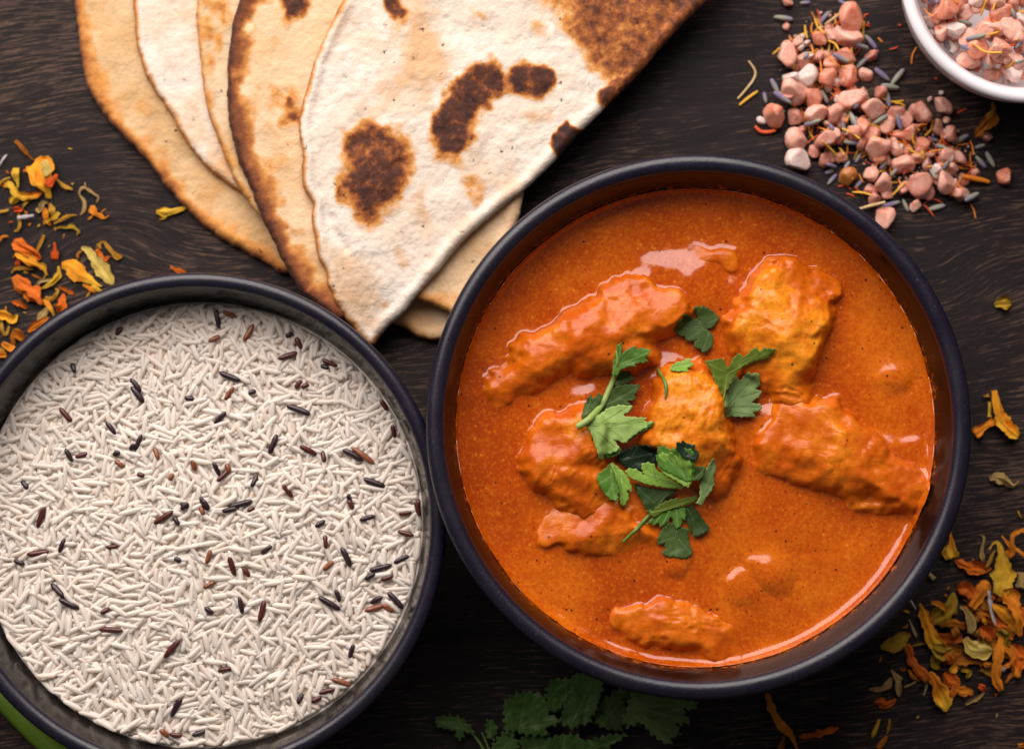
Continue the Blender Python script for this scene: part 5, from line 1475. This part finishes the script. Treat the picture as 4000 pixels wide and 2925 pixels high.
def thread(pts, c, w=.42, shape='thread'):
    gx, gy = pts[len(pts) // 2]
    bowl_ = float(np.hypot(*(np.array(W('G', gx, gy, ZW)) - np.array([wbx, wby])))) < WRS + 2
    z_ = ZW if bowl_ else 3
    P2 = [[float(v) for v in W('G', px, py, z_)] for px, py in pts]
    if len(P2) == 2:
        (a1, b1), (a2, b2) = P2; k = rng.normal() * .10
        P2 = [P2[0], [(a1 + a2) / 2 - (b2 - b1) * k, (b1 + b2) / 2 + (a2 - a1) * k], P2[1]]
    q = []
    L = sum(math.hypot(P2[i + 1][0] - P2[i][0], P2[i + 1][1] - P2[i][1]) for i in range(len(P2) - 1))
    a = math.atan2(P2[-1][1] - P2[0][1], P2[-1][0] - P2[0][0])
    cx, cy = np.mean([p[0] for p in P2]), np.mean([p[1] for p in P2])
    z, b, h, ix, iy = rest(cx, cy, L, a, w)
    if not bowl_ and z > 9: z = 9
    for i, p in enumerate(P2):
        t = (p[0] - cx) * math.cos(a) + (p[1] - cy) * math.sin(a)
        q.append((p[0], p[1], max(z + b * t, w + .05), w * (.75 if i in (0, len(P2) - 1) else 1.0)))
    o = empty('x') if False else None
    me = tube_mesh('thread', q, TM[c], 6, .5, .7)
    ctr = np.array(q).mean(0)[:3]
    me.transform(Matrix.Translation(-Vector(ctr) * MM))
    o = link('saffron_thread' if shape == 'thread' else 'stalk_piece', me, None, ctr)
    later_label(o, TC[c][0] + (' flower ' if shape == 'thread' else ' ') + ('thread ' if shape == 'thread' else 'stalk ') + salt_place(gx, gy, bowl_), gx, gy, 'thread', 'flower threads among the salt')

# filler that the big crystals lie on
axis = [(900, 160, 190), (720, 420, 230), (720, 680, 260), (860, 880, 260), (1150, 1000, 270), (1380, 1120, 290), (1600, 1150, 260), (1700, 1250, 170)]
def crumbs():
    SVs, SFs, off = [], [], 0
    for i in range(420):
        gx, gy = spill_pt(1.22); x, y = [float(v) for v in W('G', gx, gy, 0)]
        r = float(rng.uniform(.12, .55)); v, f = SMALL[i % len(SMALL)]
        th = rng.random() * 6.28; c_, s_ = math.cos(th), math.sin(th)
        p = v * r; p = np.column_stack([p[:, 0] * c_ - p[:, 1] * s_ + x, p[:, 0] * s_ + p[:, 1] * c_ + y, p[:, 2] + r * .6])
        SVs.append(p); SFs += [tuple(q + off for q in t) for t in f]; off += len(p)
    o = link('salt_crumbs', build_mesh('salt_crumbs', np.vstack(SVs), SFs, True, M['salt']['pink']))
    tag(o, 'fine pink salt crumbs strewn round the spilled salt', 'salt crumbs', kind='stuff')
def spill_pt(sp=1.0):
    k = rng.integers(len(axis) - 1); t = rng.random()
    a, b = axis[k], axis[k + 1]
    r = (a[2] * (1 - t) + b[2] * t) * math.sqrt(rng.random()) * sp; th = rng.random() * 6.28
    return a[0] * (1 - t) + b[0] * t + r * math.cos(th), a[1] * (1 - t) + b[1] * t + r * math.sin(th) * .8
for i in range(100):
    gx, gy = spill_pt(.98); salt(gx, gy, rng.uniform(24, 52), rng.choice(['pink', 'rose', 'rose', 'coral', 'pale']))
for i in range(105):
    r = (WRS - 2) * (math.sqrt(rng.random()) if i < 70 else rng.uniform(.78, 1.0)); th = rng.uniform(2.6, 5.4)
    x, y = wbx + r * math.cos(th), wby + r * math.sin(th)
    # photo pixel of that spot
    dX = x * MM; dY = y * MM - CAMY; dZ = ZW * MM - CAMZ; cz = -(dZ * ct - dY * st)
    sx = 2000 + FPX * dX / cz; sy = 1462.5 - FPX * (dY * ct + dZ * st) / cz
    salt((sx - 2800) / CROPS['G'][2], sy / CROPS['G'][2], rng.uniform(45, 75), rng.choice(['pink', 'pink', 'rose', 'coral', 'pale']))
for i in range(150):
    gx, gy = spill_pt(1.02); a = rng.random() * 6.28; L = rng.uniform(40, 75)
    thread([(gx - L * math.cos(a), gy - L * math.sin(a)), (gx + L * math.cos(a), gy + L * math.sin(a))], rng.choice(['o', 'o', 'y', 'r']), rng.uniform(.16, .30))
SALTS = [(815,190,38,'rose'),(740,280,55,'coral'),(820,250,45,'pink'),(575,300,45,'pink'),(620,440,50,'rose'),(740,400,55,'rose'),(920,390,60,'coral'),(830,450,60,'coral'),(1120,390,58,'rose'),(800,560,70,'coral'),(940,540,68,'coral'),(1070,530,45,'pink'),(1060,660,45,'rose'),(1180,650,45,'rose'),(975,630,45,'coral'),(560,640,95,'pink'),(500,695,45,'rose'),(330,855,28,'pale'),(565,840,62,'rose'),(710,815,60,'pink'),(690,700,76,'coral'),(770,1010,62,'rose'),(990,970,52,'coral'),(1110,960,60,'coral'),(1230,880,60,'pink'),(1290,810,60,'rose'),(1360,860,60,'rose'),(1420,790,50,'rose'),(1580,910,55,'rose'),(1690,960,55,'rose'),(1380,960,50,'coral'),(1470,1040,55,'coral'),(1640,1130,50,'pink'),(1750,1130,50,'rose'),(1520,1170,40,'pink'),(1550,1100,35,'pink'),(1230,1130,42,'rose'),(1170,1140,46,'coral'),(900,1120,46,'rose'),(700,1080,45,'rose'),(790,1140,60,'rose'),(940,1270,62,'amber'),(1110,1350,45,'rose'),(1130,1420,55,'rose'),(1230,1390,45,'rose'),(1340,1340,55,'rose'),(1520,1370,50,'rose'),(1120,1250,62,'pink'),(1195,1320,66,'pink'),(1460,1320,88,'rose'),(1640,1310,76,'pink'),(1750,1390,76,'pink'),(1580,1210,40,'pale'),(1680,1200,42,'pink'),(1440,1470,50,'pink'),(1860,1230,40,'pink'),(1950,980,40,'rose'),(1660,850,25,'pink'),(1535,700,20,'pale'),(1620,655,18,'pale'),(505,180,26,'rose'),(510,8,40,'pink'),
         (960,135,88,'coral'),(945,270,94,'pink'),(505,385,78,'pink'),(530,570,56,'pale'),(650,550,76,'pale'),(415,815,94,'coral'),(845,810,80,'pink'),(975,710,80,'pink'),(1110,780,84,'pink'),(1040,910,54,'coral'),(855,960,38,'pink'),(580,1010,78,'pink'),(590,1140,94,'pale'),(1140,1050,88,'pink'),(1290,1060,58,'pink'),(1340,1180,68,'pink'),(1480,820,84,'rose'),(1625,755,60,'pink'),(2065,1255,64,'coral'),(1210,1560,82,'pink'),
         (1720,20,62,'pink'),(1850,20,62,'pale'),(1980,30,64,'pink'),(2110,40,62,'pink'),(1570,140,55,'coral'),(1780,100,66,'pink'),(1950,170,52,'coral'),(1900,240,72,'pink'),(2000,330,62,'pink'),(1960,400,42,'pink'),(1860,480,36,'rose'),(2040,450,46,'pink'),(2010,530,36,'coral'),(2180,330,62,'coral'),(2180,540,52,'coral'),(1850,360,76,'coral'),(1640,70,98,'coral'),(1700,240,78,'pale'),(2010,120,92,'coral'),(2090,220,86,'pink'),(2120,290,70,'pink'),(1800,440,66,'pink'),(2110,470,66,'pink'),(2120,540,60,'pale')]
crumbs()
for s_ in SALTS: salt(*s_)
for l_ in [(415,110,555,130),(605,10,680,5),(870,0,945,55),(750,155,815,70),(1070,240,1155,340),(980,330,1095,350),(620,430,660,370),(825,395,940,455),(1000,490,1080,415),(1140,480,1250,570),(1260,600,1355,485),(1180,610,1320,625),(395,555,455,670),(400,670,525,755),(345,650,362,730),(755,640,805,730),(620,900,745,870),(950,800,1000,930),(1120,890,1225,830),(1285,825,1325,935),(910,1015,1020,1030),(1230,640,1250,760),(1700,1020,1820,960),(1870,1110,1945,1195),(1945,1080,2005,1190),(1865,1052,1942,1028),(1765,1450,1895,1375),(1520,1500,1650,1465),(1200,1475,1325,1440),(1345,1420,1385,1510),(785,1235,850,1215),(805,1315,870,1240),(780,1180,870,1195),(1005,1160,1040,1090),(1175,1215,1222,1155),(1245,1265,1292,1215),(1530,1210,1570,1290),(1615,1230,1642,1165),(1560,1040,1650,1080),(1525,978,1605,1002),(798,885,832,945),(900,875,922,965),(975,790,1005,750),(1000,1345,1052,1285),(918,1215,962,1145),
           (1480,0,1540,70),(1710,160,1840,180),(1755,315,1895,290),(1630,300,1715,385),(1720,340,1790,390),(2110,380,2180,290),(2150,390,2225,402),(2105,482,2170,462),(1888,468,1932,512),(2078,100,2112,165),(1550,65,1562,5)]: lav(*l_)
for (x1, y1, x2, y2, c) in [(710,120,780,240,'y'),(800,290,870,365,'y'),(640,170,655,270,'y'),(695,150,700,245,'o'),(680,300,690,385,'o'),(780,390,880,480,'o'),(960,350,975,480,'y'),(1060,150,1060,280,'y'),(990,40,958,18,'r'),(740,420,735,600,'o'),(890,480,1000,525,'o'),(550,490,572,405,'y'),(535,730,600,780,'y'),(610,760,640,860,'o'),(670,930,705,995,'y'),(720,910,830,970,'o'),(740,1030,880,1140,'y'),(890,930,1015,1012,'y'),(1090,895,1235,962,'y'),(1100,990,1180,1012,'y'),(1240,960,1340,992,'r'),(1400,960,1422,1045,'y'),(1500,970,1540,855,'y'),(1370,1060,1485,1138,'y'),(1500,1100,1640,1092,'o'),(1590,1010,1735,1062,'r'),(1150,700,1240,770,'o'),(1190,690,1350,712,'y'),(1290,730,1362,752,'y'),(1430,920,1505,898,'o'),(980,1370,1122,1408,'y'),(880,1330,975,1352,'r'),(1260,1400,1352,1308,'y'),(1490,1460,1565,1545,'r'),(1500,1450,1632,1448,'r'),(1830,1450,1870,1560,'o'),(1720,1320,1765,1375,'o'),(1740,800,1805,768,'r'),(1830,1000,1852,1105,'o'),(1790,1160,1872,1192,'o'),(885,1055,912,1115,'y'),(520,255,545,295,'o'),(400,388,448,348,'y'),(1250,342,1312,323,'r'),(1168,258,1202,292,'o'),(1058,168,1112,178,'r'),(1062,122,1098,88,'r'),(1028,1238,1062,1302,'o'),(935,1228,972,1292,'o'),(1305,1285,1335,1345,'o'),(1020,570,942,612,'r'),(1050,1390,1000,1330,'r'),(940,1380,1000,1400,'r'),(860,85,868,190,'o'),(1495,355,1532,228,'o'),(1900,290,2032,233,'y'),(1800,350,1982,438,'y'),(2100,330,2210,215,'y'),(1940,120,2002,0,'y'),(1558,208,1622,262,'r'),(1478,68,1535,145,'o'),(1950,180,2052,216,'o'),(2045,372,2112,348,'r'),(1880,130,1905,28,'y'),(2038,502,2102,468,'y'),(2138,98,2210,112,'y'),(1648,30,1702,65,'o'),(1540,300,1600,300,'r'),(2080,690,2060,660,'r'),(1935,620,1920,650,'r'),(1665,455,1690,470,'r'),(1395,62,1420,68,'r')]:
    thread([(x1, y1), (x2, y2)], c, .38 if c == 'y' else .30)
thread([(280, 898), (320, 935), (375, 940), (435, 925)], 'r', .7); thread([(1760, 1262), (1830, 1275), (1900, 1285), (1965, 1300)], 'o', .9)
thread([(235, 425), (282, 500), (270, 560), (210, 640), (155, 700)], 's', .42, 'stalk'); thread([(168, 745), (230, 695), (300, 645)], 'y', .55, 'stalk'); thread([(1030, 1492), (1120, 1470), (1205, 1453)], 's', .55, 'stalk'); thread([(780, 172), (860, 120), (925, 70)], 's', .5, 'stalk')
petal('G', 'br', (1860,975,16),(1910,910,42),(1970,860,50),(2005,800,20), z=1.0, lift=2); petal('G', 'oc', (1975,730,8),(1985,790,14),(1940,840,16), z=1.5)
for (bx0, by0, bx1, by1, nn) in ((10, 560, 440, 1240, 34), (3420, 2130, 3990, 2800, 40)):
    for i in range(nn):
        sx, sy = rng.uniform(bx0, bx1), rng.uniform(by0, by1)
        if bx0 > 1000 and math.hypot(sx - 2731, sy - 1656) < 1100: continue
        if bx0 < 1000 and math.hypot(sx - 751, sy - 2047) < 1010: continue
        a = rng.random() * 6.28; L = rng.uniform(10, 30); w_ = rng.uniform(2.0, 5.5); b_ = a + rng.normal() * .7
        petal('S', str(rng.choice(['or', 'oc', 'do', 'ye', 'ol', 'ta', 'br'])), (sx, sy, w_ * .5), (sx + L * math.cos(a) * .5, sy + L * math.sin(a) * .5, w_), (sx + L * (math.cos(a) + math.cos(b_)) * .5, sy + L * (math.sin(a) + math.sin(b_)) * .5, w_ * .4), lift=.5)
settle_labels()
